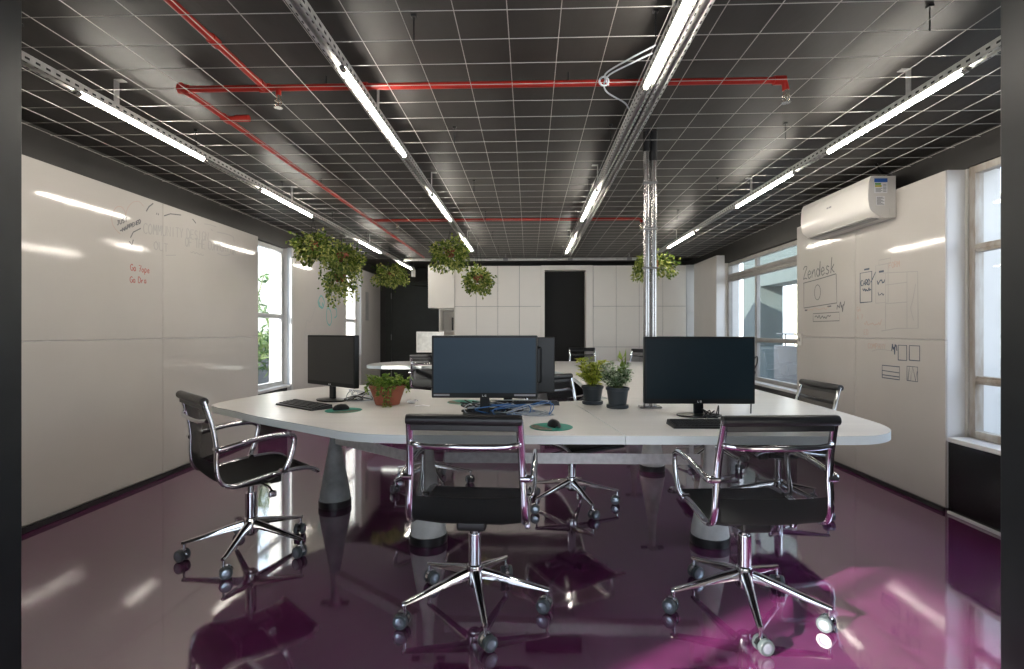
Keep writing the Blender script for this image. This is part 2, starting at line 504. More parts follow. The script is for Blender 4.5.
window('window_2', -3.24, 8.885, 9.675, 0.835, 2.325, [1.44], [], -1, M['frame'], 0.05)
window('window_3', 3.035, 1.56, 3.695, 0.527, 2.365, [0.92, 1.81], [(2.6, 0.57, 2.32)], 1, M['woodframe'], 0.05)
window('window_4', 3.07, 5.755, 8.165, 0.587, 2.285, [1.13, 2.025, 2.085], [(7.17, 0.63, 2.24)], 1, M['framedark'], 0.05)
window('window_5', 3.07, 9.255, 9.975, 0.957, 2.355, [1.60], [], 1, M['frame'], 0.05)
window('window_6', -3.28, -1.845, -0.355, 0.787, 2.415, [], [(-0.62, 0.83, 2.37)], -1, M['frame'], 0.06)

w = bpy.data.objects.new('fill_window', None); COL.objects.link(w); w['kind'] = 'structure'; w.location = (0, -3.12, 0.25)  # unseen window added behind the camera to give daylight from the front
G().bbox((-1.698, -0.03, 0.002), (1.698, 0.03, 0.06), 0.004).bbox((-1.698, -0.03, 2.11), (1.698, 0.03, 2.168), 0.004).bbox((-1.698, -0.03, 0.06), (-1.64, 0.03, 2.11), 0.004).bbox((1.64, -0.03, 0.06), (1.698, 0.03, 2.11), 0.004).build('window_frame', M['post'], w)
for xx in (-0.57, 0.57): G().bbox((xx - 0.03, -0.028, 0.06), (xx + 0.03, 0.028, 2.11), 0.004).build('mullion', M['post'], w)
G().box((-1.67, -0.003, 0.03), (1.67, 0.003, 2.14)).build('glass_pane', M['glass'], w, smooth=False)
# doors -------------------------------------------------------------------
d = bpy.data.objects.new('door_1', None); COL.objects.link(d); d['kind'] = 'structure'; d.location = (0.66, 9.62, 0)
G().bbox((-0.44, -0.03, 0), (-0.375, 0.43, 2.36), 0.004).bbox((0.375, -0.03, 0), (0.50, 0.43, 2.36), 0.004).bbox((-0.44, -0.03, 2.36), (0.50, 0.43, 2.445), 0.004).build('door_frame', M['cabinet'], d)
G().bbox((-0.374, 0.22, 0.01), (0.374, 0.26, 2.355), 0.004).build('door_leaf', M['pitch'], d)
G().tube([(-0.30, 0.215, 1.02), (-0.30, 0.17, 1.02), (-0.19, 0.17, 1.02)], 0.009).build('door_handle', M['blackplastic'], d)
d = bpy.data.objects.new('door_2', None); COL.objects.link(d); d['kind'] = 'structure'; d.location = (-2.38, YV, 0)
G().bbox((-0.62, -0.05, 0), (-0.50, -0.001, 2.24), 0.004).bbox((0.50, -0.05, 0), (0.60, -0.001, 2.24), 0.004).bbox((-0.62, -0.05, 2.20), (0.60, -0.001, 2.28), 0.004).build('door_frame', M['greendoor'], d)
G().bbox((-0.495, -0.04, 0.01), (0.495, -0.002, 2.195), 0.003).build('door_leaf', M['greendoor'], d)
for z in (0.35, 1.12, 1.98):
    G().tube([(-0.50, -0.055, z - 0.06), (-0.50, -0.055, z + 0.06)], 0.010).build('hinge', M['acgrey'], d)

# ================================================================ WHITEBOARDS AND WHITE PILASTERS
def board(label, side, xw, y0, y1, z0, z1, splits_y, splits_z, depth, name='whiteboard', cat='whiteboard'):
    """side -1: face looks +X (left wall);  side +1: face looks -X"""
    t = thing(name, label, cat, (xw, y0, z0))
    ys = [y0] + splits_y + [y1]; zs = [z0] + splits_z + [z1]
    gap = 0.0022
    d = 1 if side < 0 else -1
    for i in range(len(ys) - 1):
        for j in range(len(zs) - 1):
            a = (0 if d > 0 else -0.012, ys[i] - y0 + gap, zs[j] - z0 + gap)
            b = (0.012 if d > 0 else 0, ys[i+1] - y0 - gap, zs[j+1] - z0 - gap)
            G().bbox(a, b, 0.0015, 1).build('panel', M['board'], t)
    if depth > 0:
        if d > 0: G().box((-depth, 0, 0), (-0.0005, y1 - y0, z1 - z0)).build('backing', M['boardback'], t, smooth=False)
        else: G().box((0.0005, 0, 0), (depth, y1 - y0, z1 - z0)).build('backing', M['boardback'], t, smooth=False)
    return t
wbL = board('large glossy whiteboard wall on the left covered with faded handwriting and a drawn heart', -1, -3.132, 1.60, 5.965, 0.040, 2.34, [4.388], [1.185], 0.027)
wbP = board('white pilaster board between the two left windows with a teal marker drawing', -1, -3.132, 6.83, 8.875, 0.0, 2.34, [], [], 0.027)
wbV = board('white wall board at far left with a narrow vent grille', -1, -3.132, 9.70, 10.95, 0.0, 2.40, [], [], 0.027)
wbR = board('glossy whiteboard on the right wall covered with marker sketches under the air conditioner', 1, 2.882, 3.72, 5.735, 0.030, 2.36, [4.728], [1.188], 0.117)
wbS = board('plain white pilaster on the right wall beyond the large window', 1, 2.882, 8.17, 9.25, 0.0, 2.41, [], [], 0.117, 'white_pilaster', 'pilaster')
g = G().bbox((0.013, 0.25, 1.45), (0.02, 0.42, 2.0), 0.003)
for k in range(14):
    g.box((0.019, 0.265, 1.47 + k * 0.037), (0.024, 0.405, 1.485 + k * 0.037))
g.build('vent_grille', M['acgrey'], wbV, smooth=False)
# grey edge posts next to the left windows
tag(G().bbox((-3.16, 6.782, 0.0), (-3.10, 6.828, 2.34), 0.004).build('window_post', M['frame']), 'grey metal post between the nearest left window and the pilaster', 'post')

# ---- marker writing: single-stroke letters laid as thin ink ribbons on the board faces
FONT = {
'A': [[(0,0),(.5,1),(1,0)],[(.2,.4),(.8,.4)]], 'B': [[(0,0),(0,1),(.7,.9),(.7,.6),(0,.5),(.9,.4),(.9,.1),(0,0)]],
'C': [[(1,.85),(.6,1),(.1,.75),(.1,.25),(.6,0),(1,.15)]], 'D': [[(0,0),(0,1),(.6,.95),(1,.5),(.6,.05),(0,0)]],
'E': [[(1,1),(0,1),(0,0),(1,0)],[(0,.5),(.8,.5)]], 'F': [[(1,1),(0,1),(0,0)],[(0,.5),(.8,.5)]],
'G': [[(1,.85),(.6,1),(.1,.75),(.1,.25),(.6,0),(1,.2),(1,.45),(.6,.45)]], 'H': [[(0,0),(0,1)],[(1,0),(1,1)],[(0,.5),(1,.5)]],
'I': [[(.5,0),(.5,1)]], 'J': [[(.2,1),(1,1)],[(.7,1),(.7,.2),(.4,0),(.1,.2)]], 'L': [[(0,1),(0,0),(.9,0)]],
'M': [[(0,0),(.1,1),(.5,.4),(.9,1),(1,0)]], 'N': [[(0,0),(0,1),(1,0),(1,1)]], 'O': [[(.5,1),(.05,.7),(.05,.3),(.5,0),(.95,.3),(.95,.7),(.5,1)]],
'P': [[(0,0),(0,1),(.8,.95),(.9,.7),(.7,.5),(0,.45)]], 'R': [[(0,0),(0,1),(.8,.95),(.9,.7),(.7,.5),(0,.45)],[(.45,.47),(1,0)]],
'S': [[(.95,.85),(.5,1),(.1,.8),(.3,.55),(.8,.45),(.9,.2),(.5,0),(.05,.15)]], 'T': [[(0,1),(1,1)],[(.5,1),(.5,0)]],
'U': [[(0,1),(.05,.25),(.5,0),(.95,.25),(1,1)]], 'V': [[(0,1),(.5,0),(1,1)]], 'Y': [[(0,1),(.5,.5),(1,1)],[(.5,.5),(.5,0)]],
'Z': [[(.0,.8),(.3,1),(.95,.95),(.45,.5),(.05,.05),(.5,.1),(1,0)]], '7': [[(0,1),(1,1),(.4,0)],[(.3,.5),(.8,.5)]],
'"': [[(.25,1),(.2,.75)],[(.65,1),(.6,.75)]], '-': [[(0,.5),(1,.5)]], '.': [[(.4,0),(.55,.08),(.4,.1),(.4,0)]],
'a': [[(.8,.5),(.4,.6),(.1,.3),(.4,0),(.75,.2),(.8,.55),(.85,0)]], 'd': [[(.8,.35),(.4,.6),(.05,.3),(.4,0),(.75,.2),(.95,1.1),(.85,0)]],
'e': [[(.1,.3),(.8,.35),(.5,.6),(.1,.35),(.4,0),(.9,.15)]], 'k': [[(.1,0),(.35,1.15),(.2,.3),(.8,.6),(.35,.3),(.9,0)]],
'n': [[(.05,0),(.1,.55),(.15,.3),(.55,.6),(.75,.4),(.85,0)]], 'o': [[(.45,.6),(.05,.3),(.45,0),(.85,.3),(.45,.6)]],
'p': [[(.05,-.35),(.15,.55),(.6,.6),(.8,.3),(.4,0),(.15,.15)]], 'r': [[(.1,0),(.15,.55),(.2,.3),(.75,.6)]],
's': [[(.8,.5),(.4,.6),(.25,.4),(.75,.2),(.5,0),(.05,.1)]], 'u': [[(.1,.6),(.15,.1),(.5,0),(.8,.6),(.85,0)]],
't': [[(.4,1),(.35,.1),(.7,0)],[(.05,.6),(.8,.65)]],
}
class Ink:
    """strokes in wall coordinates: (y, z) on plane x, seen from the room"""
    def __init__(s, board, side, face):
        s.b, s.side, s.face, s.g, s.words = board, side, face, G(), []
    def line(s, pts, w=0.006, smooth=False):
        if smooth and len(pts) > 2:
            pts = [(p.x, p.y) for p in spline([(a, b, 0) for a, b in pts], 5)]
        loc = s.b.location
        n = len(pts)
        L, Rr = [], []
        for i, (y, z) in enumerate(pts):
            a = pts[max(i-1, 0)]; b = pts[min(i+1, n-1)]
            dy, dz = b[0]-a[0], b[1]-a[1]
            q = math.hypot(dy, dz) or 1
            ny, nz = -dz / q * w / 2, dy / q * w / 2
            L.append((s.face - loc.x, y + ny - loc.y, z + nz - loc.z)); Rr.append((s.face - loc.x, y - ny - loc.y, z - nz - loc.z))
        t = 0.0006 if s.side < 0 else -0.0006
        L2 = [(x + t, y, z) for x, y, z in L]; R2 = [(x + t, y, z) for x, y, z in Rr]
        s.g.sheet([L2, R2]); s.g.sheet([L, L2]); s.g.sheet([Rr, R2])
    def rect(s, y0, y1, z0, z1, w=0.006):
        s.line([(y0, z0), (y1, z0), (y1, z1), (y0, z1), (y0, z0)], w)
    def text(s, txt, y, z, h, wd=None, w=0.006, dz=0.0, sp=1.35):
        # on the left wall (side -1) text advances with +y; on the right wall it advances with -y
        wd = wd or h * 0.6
        keep, s.g = s.g, G()
        d = 1 if s.side < 0 else -1
        x = 0
        for ch in txt:
            for st in FONT.get(ch, []):
                s.line([(y + d * (x + p[0] * wd), z + p[1] * h + dz * (x + p[0] * wd)) for p in st], w, smooth=len(st) > 4)
            x += wd * (sp if ch != ' ' else 1.0)
        s.words.append(s.g); s.g = keep
    def scribble(s, y, z, ln, h, w=0.006, n=9):
        d = 1 if s.side < 0 else -1
        s.line([(y + d * ln * i / n, z + random.uniform(0, h)) for i in range(n + 1)], w, True)
    def done(s, m):
        for w in s.words: w.build('marker_writing', m, s.b, smooth=False)
        if s.g.v: s.g.build('marker_sketch', m, s.b, smooth=False)
FL = -3.1195; FR = 2.8695
k = Ink(wbL, -1, FL)          # heart
k.line([(3.97, 2.13), (3.965, 2.17), (3.93, 2.20), (3.88, 2.185), (3.84, 2.12), (3.84, 2.06), (3.87, 2.02), (3.92, 1.99)], 0.006, True)
k.line([(3.97, 2.13), (3.99, 2.20), (4.04, 2.26), (4.11, 2.285), (4.16, 2.26)], 0.005, True)
k.done(M['inkbrown'])
k = Ink(wbL, -1, FL)
k.text('JUST', 3.885, 2.05, 0.032, 0.020, 0.007, 0.5); k.text('-HAPPENED', 3.915, 2.00, 0.030, 0.018, 0.009, 0.55)
k.line([(4.19, 2.225), (4.22, 2.27), (4.27, 2.31)], 0.010); k.line([(4.02, 1.98), (4.05, 2.03), (4.13, 2.075)], 0.008)
k.line([(4.01, 1.95), (4.035, 1.925), (4.05, 1.97)], 0.008); k.line([(4.40, 2.235), (4.48, 2.27), (4.62, 2.29)], 0.009)
k.line([(4.78, 2.29), (4.83, 2.26)], 0.01); k.text('"', 4.30, 2.18, 0.06, 0.05, 0.008)
k.done(M['ink'])
k = Ink(wbL, -1, FL)
k.text('COMMUNITY DESIGN', 4.16, 2.04, 0.085, 0.042, 0.007, 0.10, 1.32); k.text('OUT', 4.28, 1.93, 0.07, 0.045, 0.007)
k.text('OF THE COMMUNITY', 4.68, 2.02, 0.085, 0.040, 0.008, 0.07, 1.3); k.line([(4.96, 2.28), (5.05, 2.29), (5.15, 2.29)], 0.008)
k.line([(5.16, 2.24), (5.34, 2.25), (5.45, 2.24), (5.47, 2.19)], 0.008, True); k.line([(5.17, 2.03), (5.28, 2.02), (5.40, 2.05)], 0.008, True)
k.scribble(4.75, 1.97, 0.2, 0.03); k.text('"', 5.06, 2.19, 0.06, 0.05, 0.008); k.line([(4.42, 1.90), (4.55, 1.92)], 0.006); k.scribble(5.42, 2.05, 0.08, 0.06)
k.done(M['inkfaint'])
k = Ink(wbL, -1, FL)
k.text('Ga 7ope', 4.02, 1.725, 0.05, 0.026, 0.007, 0.0, 1.2); k.text('Ga Dra', 4.015, 1.63, 0.046, 0.026, 0.007, 0.05, 1.2)
k.done(M['inkred'])
k = Ink(wbP, -1, FL)          # teal / dark drawing on the pilaster
k.line([(8.05, 1.62), (8.18, 1.56), (8.22, 1.42), (8.14, 1.34), (8.03, 1.40), (8.02, 1.54), (8.05, 1.62)], 0.02, True)
k.line([(7.68, 1.68), (7.80, 1.78), (7.92, 1.70), (7.86, 1.60), (7.74, 1.62), (7.68, 1.68)], 0.022, True)
k.line([(8.30, 1.62), (8.42, 1.60), (8.44, 1.50), (8.34, 1.46)], 0.02, True)
k.scribble(7.70, 1.60, 0.2, 0.1, 0.014); k.done(M['inkteal'])
k = Ink(wbP, -1, FL)
k.line([(7.22, 1.22), (7.30, 1.40), (7.42, 1.38), (7.55, 1.55), (7.62, 1.62)], 0.012, True)
for a in (7.95, 8.08, 8.22, 8.34, 8.46, 8.58): k.line([(a, 1.72 + random.uniform(0, .1)), (a + 0.01, 2.08)], 0.010)
k.scribble(7.2, 1.15, 0.3, 0.12, 0.01); k.done(M['inkfaint'])
# right board: heading, boxes, sketches
k = Ink(wbR, 1, FR)
k.text('Zendesk', 5.60, 1.785, 0.13, 0.076, 0.010, 0.03, 1.08)
k.line([(5.60, 1.75), (5.30, 1.765), (5.015, 1.785)], 0.009, True)
k.line([(5.59, 1.75), (5.59, 1.49), (5.00, 1.512), (5.012, 1.783)], 0.009)
k.line([(5.33 + 0.055 * math.cos(a * PI / 8), 1.635 + 0.075 * math.sin(a * PI / 8)) for a in range(17)], 0.007)
k.rect(5.41, 4.96, 1.345, 1.425, 0.007); k.scribble(5.38, 1.37, 0.28, 0.035, 0.009, 14)
k.scribble(5.0, 1.42, 0.12, 0.1, 0.009, 12); k.line([(5.57, 1.465), (5.52, 1.465)], 0.016); k.line([(5.16, 1.485), (5.09, 1.487)], 0.013)
k.done(M['ink'])
k = Ink(wbR, 1, FR)
k.rect(4.655, 4.50, 1.495, 1.75, 0.009); k.text('CARD', 4.645, 1.64, 0.045, 0.024, 0.009); k.scribble(4.62, 1.59, 0.11, 0.03, 0.010, 12)
k.line([(4.60, 1.775), (4.53, 1.775)], 0.014); k.line([(4.51, 1.66), (4.45, 1.74)], 0.008)
k.line([(4.41, 1.735), (4.35, 1.735)], 0.016); k.scribble(4.43, 1.63, 0.09, 0.04, 0.009, 10); k.scribble(4.42, 1.54, 0.07, 0.03, 0.006)
k.rect(4.185, 4.093, 1.025, 1.14, 0.008); k.rect(4.065, 3.96, 1.03, 1.14, 0.008); k.scribble(4.26, 1.06, 0.06, 0.09, 0.009, 12)
k.rect(4.37, 4.17, 0.872, 0.972, 0.008); k.line([(4.37, 0.93), (4.17, 0.925)], 0.007); k.line([(4.37, 0.895), (4.17, 0.893)], 0.008)
k.line([(4.08, 0.875), (4.065, 0.98), (4.05, 0.88), (4.03, 0.98), (4.0, 0.88), (3.985, 0.95)], 0.006); k.rect(4.09, 3.98, 0.875, 0.983, 0.006)
k.done(M['inkblue'])
k = Ink(wbR, 1, FR)
k.rect(4.45, 4.30, 1.48, 1.79, 0.006); k.rect(4.41, 4.27, 1.79, 1.83, 0.006)
k.line([(4.36, 1.72), (3.98, 1.69), (3.975, 1.27), (4.20, 1.27), (4.38, 1.25)], 0.007)
k.line([(4.33, 1.72), (4.33, 1.26)], 0.005); k.line([(4.09, 1.70), (4.09, 1.27)], 0.005); k.line([(4.33, 1.62), (4.09, 1.62)], 0.006); k.line([(4.33, 1.47), (4.09, 1.47)], 0.006)
k.line([(4.0, 1.6), (4.03, 1.48), (4.05, 1.42), (4.02, 1.33)], 0.005, True); k.line([(4.50, 1.08), (4.40, 1.10), (4.24, 1.09)], 0.005, True)
k.done(M['inkfaint'])
k = Ink(wbR, 1, FR)
k.text('FORM', 4.29, 1.75, 0.045, 0.024, 0.007); k.text('GA 20', 4.70, 1.42, 0.04, 0.022, 0.007); k.text('A 7', 4.70, 1.35, 0.04, 0.024, 0.007)
k.scribble(4.60, 1.30, 0.22, 0.05, 0.008, 14); k.text('2 ED', 4.66, 1.22, 0.04, 0.024, 0.006); k.text('COMPANY', 4.55, 1.105, 0.04, 0.024, 0.007); k.scribble(5.53, 1.46, 0.40, 0.022, 0.010, 18)
k.done(M['inkbrown'])

struct(G().box((2.842, 9.60, 0), (2.998, 10.05, 2.445)), 'trim_5', M['boardback'], smooth=False)
# light switch, air conditioner, sensor
t = thing('light_switch', 'small white light switch on the far edge of the right whiteboard', 'switch', (2.869, 5.66, 1.16))
G().bbox((-0.010, -0.035, -0.065), (0, 0.035, 0.065), 0.003).build('plate', M['acwhite'], t)
G().bbox((-0.015, -0.012, -0.02), (-0.010, 0.012, 0.02), 0.002).build('rocker', M['acgrey'], t)

t = thing('air_conditioner', 'white split air conditioner mounted high on the right wall', 'air conditioner', (2.868, 4.21, 2.14))
Ld, Hh = 1.02, 0.325
prof = [(0, 0.02), (-0.03, 0.0), (-0.10, 0.0), (-0.165, 0.035), (-0.20, 0.075), (-0.212, 0.16), (-0.205, 0.29), (-0.19, Hh), (0, Hh)]
pr = [(p.y, p.z) for p in spline([(0, a, b) for a, b in prof[1:7]], 4)]
pr = [(0, 0.0)] + pr + [(-0.19, Hh), (0, Hh)]
n = len(pr)
g = G()
vs = [(x, 0, z) for x, z in pr] + [(x, Ld, z) for x, z in pr]
g.add(vs, [tuple(range(n)), tuple(range(2*n-1, n-1, -1))] + [(i, (i+1) % n, n+(i+1) % n, n+i) for i in range(n)])
g.build('housing', M['acwhite'], t, angle=28)
G().box((-0.150, 0.05, 0.016), (-0.075, Ld - 0.05, 0.0235), mtx=Matrix.Translation((0, 0, -0.018))).build('air_outlet', M['acgrey'], t, smooth=False)
G().bbox((-0.185, 0.05, -0.006), (-0.11, Ld - 0.05, 0.002), 0.002, mtx=Matrix.Translation((0, 0, 0.012)) @ Matrix.Rotation(R(0), 4, 'Y')).build('louvre', M['acwhite'], t)
G().bbox((-0.2155, 0.50, 0.195), (-0.2125, 0.535, 0.209), 0.001, 1).bbox((-0.2155, 0.545, 0.195), (-0.2125, 0.57, 0.209), 0.001, 1).build('badge', M['sgrey'], t)
st = G().box((-0.165, -0.0015, 0.19), (-0.065, 0.0, 0.305)).build('energy_label', M['paper'], t, smooth=False)
G().box((-0.165, -0.003, 0.275), (-0.065, -0.0016, 0.305)).build('print', M['sblue'], st, smooth=False)
G().box((-0.16, -0.003, 0.255), (-0.115, -0.0016, 0.268)).build('print', M['sgreen'], st, smooth=False)
G().box((-0.16, -0.003, 0.238), (-0.110, -0.0016, 0.252)).build('print', M['syellow'], st, smooth=False)
g = G()
for kz in range(4): g.box((-0.155, -0.003, 0.198 + kz * 0.009), (-0.115 + 0.01 * (kz % 2), -0.0016, 0.202 + kz * 0.009))
for kz in range(6): g.box((-0.098, -0.003, 0.2 + kz * 0.011), (-0.074, -0.0016, 0.204 + kz * 0.011))
g.build('print', M['sgrey'], st, smooth=False)
st = G().box((-0.15, -0.0015, 0.095), (-0.085, 0.0, 0.165)).build('rating_label', M['paper'], t, smooth=False)
g = G()
for kz in range(8): g.box((-0.146, -0.003, 0.10 + kz * 0.0078), (-0.09 - 0.012 * (kz % 3), -0.0016, 0.1045 + kz * 0.0078))
g.build('print', M['sgrey'], st, smooth=False)
G().bbox((-0.05, -0.003, 0.02), (-0.01, 0.0, 0.07), 0.002).build('side_cover', M['acwhite'], t)
tag(G().tube(spline([(2.93, 4.38, 2.45), (2.90, 4.32, 2.50), (2.82, 4.30, 2.52), (2.72, 4.22, 2.565)], 5), 0.012, 8).build('refrigerant_hose', M['blackplastic']), 'black hose rising from the air conditioner to the ceiling', 'hose')
t = thing('motion_sensor', 'small white sensor hanging near the dark door at far left', 'sensor', (-2.20, 9.95, 2.35))
G().bbox((-0.035, -0.035, -0.07), (0.035, 0.035, 0.07), 0.01).build('housing', M['acwhite'], t)
G().tube([(0, 0, 0.07), (0, 0, 0.22)], 0.008).build('stem', M['acgrey'], t)
G().lathe([(0.0, -0.012), (0.015, -0.01), (0.02, 0.0)], (0, -0.034, -0.03), 12, 0, Matrix.Rotation(R(90), 3, 'X')).build('lens', M['gloss'], t)

# ================================================================ CABINETS AT THE BACK
def cabinet(x0, x1, label):
    t = thing('tall_cabinet', label, 'cabinet', ((x0 + x1) / 2, 9.62, 0), 0, 'white floor to ceiling cabinets on the back wall')
    h = (x1 - x0) / 2
    G().box((-h + 0.001, 0.0, 0.0), (h - 0.001, 0.43, 2.445)).build('body', M['acgrey'], t, smooth=False)
    zs = [0.02, 0.22, 0.96, 1.70, 2.44]
    for a, b in zip(zs[:-1], zs[1:]):
        G().bbox((-h + 0.003, -0.02, a + 0.003), (h - 0.003, -0.001, b - 0.003), 0.002, 1).build('door' if b > 0.3 else 'plinth', M['cabinet'], t)
nm = ['first', 'second', 'third', 'fourth']
for i in range(4):
    cabinet(-1.36 + i * 0.395, -1.36 + (i + 1) * 0.395, 'tall white cabinet left of the black doorway, %s from the doorway' % nm[3 - i])
for i in range(4):
    cabinet(1.165 + i * 0.418, 1.165 + (i + 1) * 0.418, 'tall white cabinet right of the black doorway, %s from the doorway' % nm[i])
t = thing('wall_cabinet', 'white box cabinet hung high beside the dark door at far left', 'cabinet', (-1.605, 9.60, 1.67))
G().box((-0.243, 0.0, 0.0), (0.243, 0.45, 0.79)).build('body', M['cabinet'], t, smooth=False)
G().bbox((-0.243, -0.02, 0.0), (0.243, -0.001, 0.79), 0.002, 1).build('door', M['cabinet'], t)
t = thing('shelf_unit', 'white open shelf niche under the hung white cabinet', 'shelf', (-1.51, 9.62, 0))
g = G().box((-0.145, 0, 0), (-0.127, 0.43, 1.665)).box((0.127, 0, 0), (0.145, 0.43, 1.665)).box((-0.127, 0.41, 0), (0.127, 0.43, 1.665))
g.build('body', M['cabinet'], t, smooth=False)
for z in (0.45, 0.86, 1.24, 1.64):
    G().box((-0.127, 0, z), (0.127, 0.41, z + 0.018)).build('shelf', M['cabinet'], t, smooth=False)
tag(G().bbox((-1.43, 9.70, 1.262), (-1.40, 9.95, 1.50), 0.006).build('binder', M['blackplastic']), 'black binder standing in the white open niche', 'binder')

# ================================================================ CEILING: MESH, TRAYS AND TUBES, PIPES
g = G()
ZM = 2.462
xs = [-0.491 + 0.2045 * k for k in range(-12, 17)]
for x in xs:
    if -2.98 < x < 2.82:
        wob = [(x + random.uniform(-.003, .003), y, ZM + random.uniform(-.002, .002)) for y in (1.62, 3.2, 4.8, 6.4, 7.6, 8.75)]
        g.tube(wob, 0.0019, 5)
y = 1.786
while y < 8.8:
    g.tube([(x, y + random.uniform(-.003, .003), ZM + 0.005 + random.uniform(-.002, .002)) for x in (-2.98, -1.5, 0, 1.4, 2.82)], 0.0017, 5)
    y += 0.1995
tg = thing('ceiling_wire_mesh', 'pale welded wire mesh hung across the whole dark ceiling', 'wire mesh', (0, 0, 0))
g.build('wire_grid', M['wire'], tg)
g = G()
for x in (-2.2, -0.5, 0.5, 1.6):
    for yy in (2.18, 3.38, 4.58, 5.78, 6.98, 8.17):
        g = G()
        g.tube([(x + 0.02, yy, ZM), (x + 0.02, yy, ZC - 0.001)], 0.003, 5)
        g.bbox((x + 0.008, yy - 0.012, ZC - 0.012), (x + 0.032, yy + 0.012, ZC - 0.001), 0.003, 1)
        g.build('hanger', M['blackplastic'], tg)

def tray(x, inner, y0, y1, tubes, hangers, label, wide=False, extra=None):
    """perforated steel channel; 'inner' = +1 when the room centre is on +x"""
    t = thing('light_tray', label, 'light fixture', (x, y0, 2.40), 0, 'perforated light trays under the ceiling')
    L = y1 - y0
    def chan(x0, x1, nm):
        g = G()
        g.box((x0, 0, 0.046), (x1, L, 0.048))
        g.box((x0, 0, 0.010), (x0 + 0.002, L, 0.046)); g.box((x1 - 0.002, 0, 0.010), (x1, L, 0.046))
        g.box((x0, 0, 0.010), (x0 + 0.014, L, 0.012)); g.box((x1 - 0.014, 0, 0.010), (x1, L, 0.012))
        kk = 0.02
        while kk < L - 0.02:
            for xx, s2 in ((x0, -1), (x1, 1)):
                g.box((xx - 0.0006 if s2 < 0 else xx - 0.0001, kk, 0.022), (xx + 0.0001 if s2 < 0 else xx + 0.0006, kk + 0.022, 0.032), 1)
                a = xx + (0.0045 if s2 < 0 else -0.0095)
                g.box((a, kk, 0.0094), (a + 0.005, kk + 0.018, 0.0101), 1)
            kk += 0.05
        return g.build(nm, [M['galv'], M['hole']], t, smooth=False)
    chan(-0.026, 0.026, 'channel')
    if wide: chan(0.036, 0.088, 'channel')
    for (a, b) in tubes:
        o = G().tube([(inner * 0.016, a - y0 + 0.03, -0.004), (inner * 0.016, b - y0 - 0.03, -0.004)], 0.0112, 12).build('tube_lamp', M['tube'], t)
        for e in (a - y0, b - y0 - 0.03):
            G().tube([(inner * 0.016, e, -0.004), (inner * 0.016, e + 0.03, -0.004)], 0.0122, 12).build('lamp_cap', M['steel'], o)
            G().bbox((inner * 0.016 - 0.006, e + 0.004, 0.0), (inner * 0.016 + 0.006, e + 0.026, 0.046), 0.002, 1).build('lamp_holder', M['acwhite'], o)
    for h in hangers:
        hx = inner * 0.020
        G().bbox((hx - 0.002, h - y0 - 0.018, 0.040), (hx + 0.002, h - y0 + 0.018, ZC - 2.40 - 0.001), 0.001, 1).bbox((min(hx, hx + inner * 0.045), h - y0 - 0.018, ZC - 2.40 - 0.005), (max(hx, hx + inner * 0.045), h - y0 + 0.018, ZC - 2.40 - 0.001), 0.001, 1).build('hanger_bracket', M['galv'], t)
    return t
tray(-2.19, 1, 1.62, 9.9, [(2.45, 3.47), (4.18, 5.22), (6.62, 7.66), (8.62, 9.66)], [2.7, 4.75, 7.1, 9.2], 'long perforated light tray along the left wall side of the ceiling')
tray(-0.83, 1, 1.62, 7.75, [(2.26, 3.44), (4.40, 5.46), (6.48, 7.5)], [2.80, 4.35, 6.9], 'perforated light tray just left of the middle of the ceiling')
tray(0.565, -1, 1.62, 8.1, [(1.68, 2.52), (4.30, 5.50), (6.5, 7.75)], [4.2, 6.9, 2.0], 'double perforated light tray right of the middle, passing the steel column', True)
tray(1.935, -1, 1.62, 7.9, [(2.36, 3.46), (3.86, 4.95), (6.15, 7.34)], [2.72, 4.6, 6.9], 'long perforated light tray along the window side at right')
tag(G().tube(spline([(0.535, 2.30, 2.455), (0.45, 2.36, 2.44), (0.37, 2.50, 2.452), (0.38, 2.62, 2.44), (0.50, 2.78, 2.45), (0.538, 2.86, 2.45)], 6), 0.004, 6).tube(spline([(0.535, 2.24, 2.457), (0.44, 2.34, 2.45), (0.36, 2.49, 2.46), (0.385, 2.56, 2.44)], 6), 0.004, 6).tube([(0.36 + 0.022 * math.cos(a), 2.52 + 0.02, 2.45 + 0.022 * math.sin(a)) for a in [i * PI / 6 for i in range(12)]], 0.005, 6, True).build('lamp_lead', M['cable_grey']), 'grey lead looping off the double light tray near the ceiling front', 'cable')

# red sprinkler pipework
def sprinkler(g, x, y, z):
    g.tube([(x, y, z), (x, y, z - 0.035)], 0.013, 10)
t = thing('sprinkler_pipe', 'red sprinkler pipe crossing the ceiling from left to right with two branches running lengthways', 'pipe', (0, 0, 0))
g = G()
PZ = 2.512; rp = 0.0165
g.tube([(-1.80, 2.69, PZ), (1.25, 2.69, PZ), (1.285, 2.69, PZ - 0.012), (1.292, 2.69, PZ - 0.05)], rp, 12)
for xx in (-1.80, -1.37, -0.86, 0.60, 1.26):
    g.tube([(xx - 0.028, 2.69, PZ), (xx + 0.028, 2.69, PZ)], rp * 1.35, 12)
g.build('cross_pipe', M['red'], t)
G().tube([(-1.37, 1.60, PZ), (-1.37, 2.68, PZ)], rp, 12).tube([(-1.37, 2.22, PZ), (-1.37, 2.27, PZ)], rp * 1.35, 12).tube([(-1.37, 2.63, PZ), (-1.37, 2.69, PZ)], rp * 1.3, 12).build('supply_pipe', M['red'], t)
g = G().tube([(-1.80, 2.69, PZ), (-1.80, 8.95, PZ)], rp, 12).tube([(-1.80, 2.66, PZ), (-1.80, 2.74, PZ)], rp * 1.4, 12)
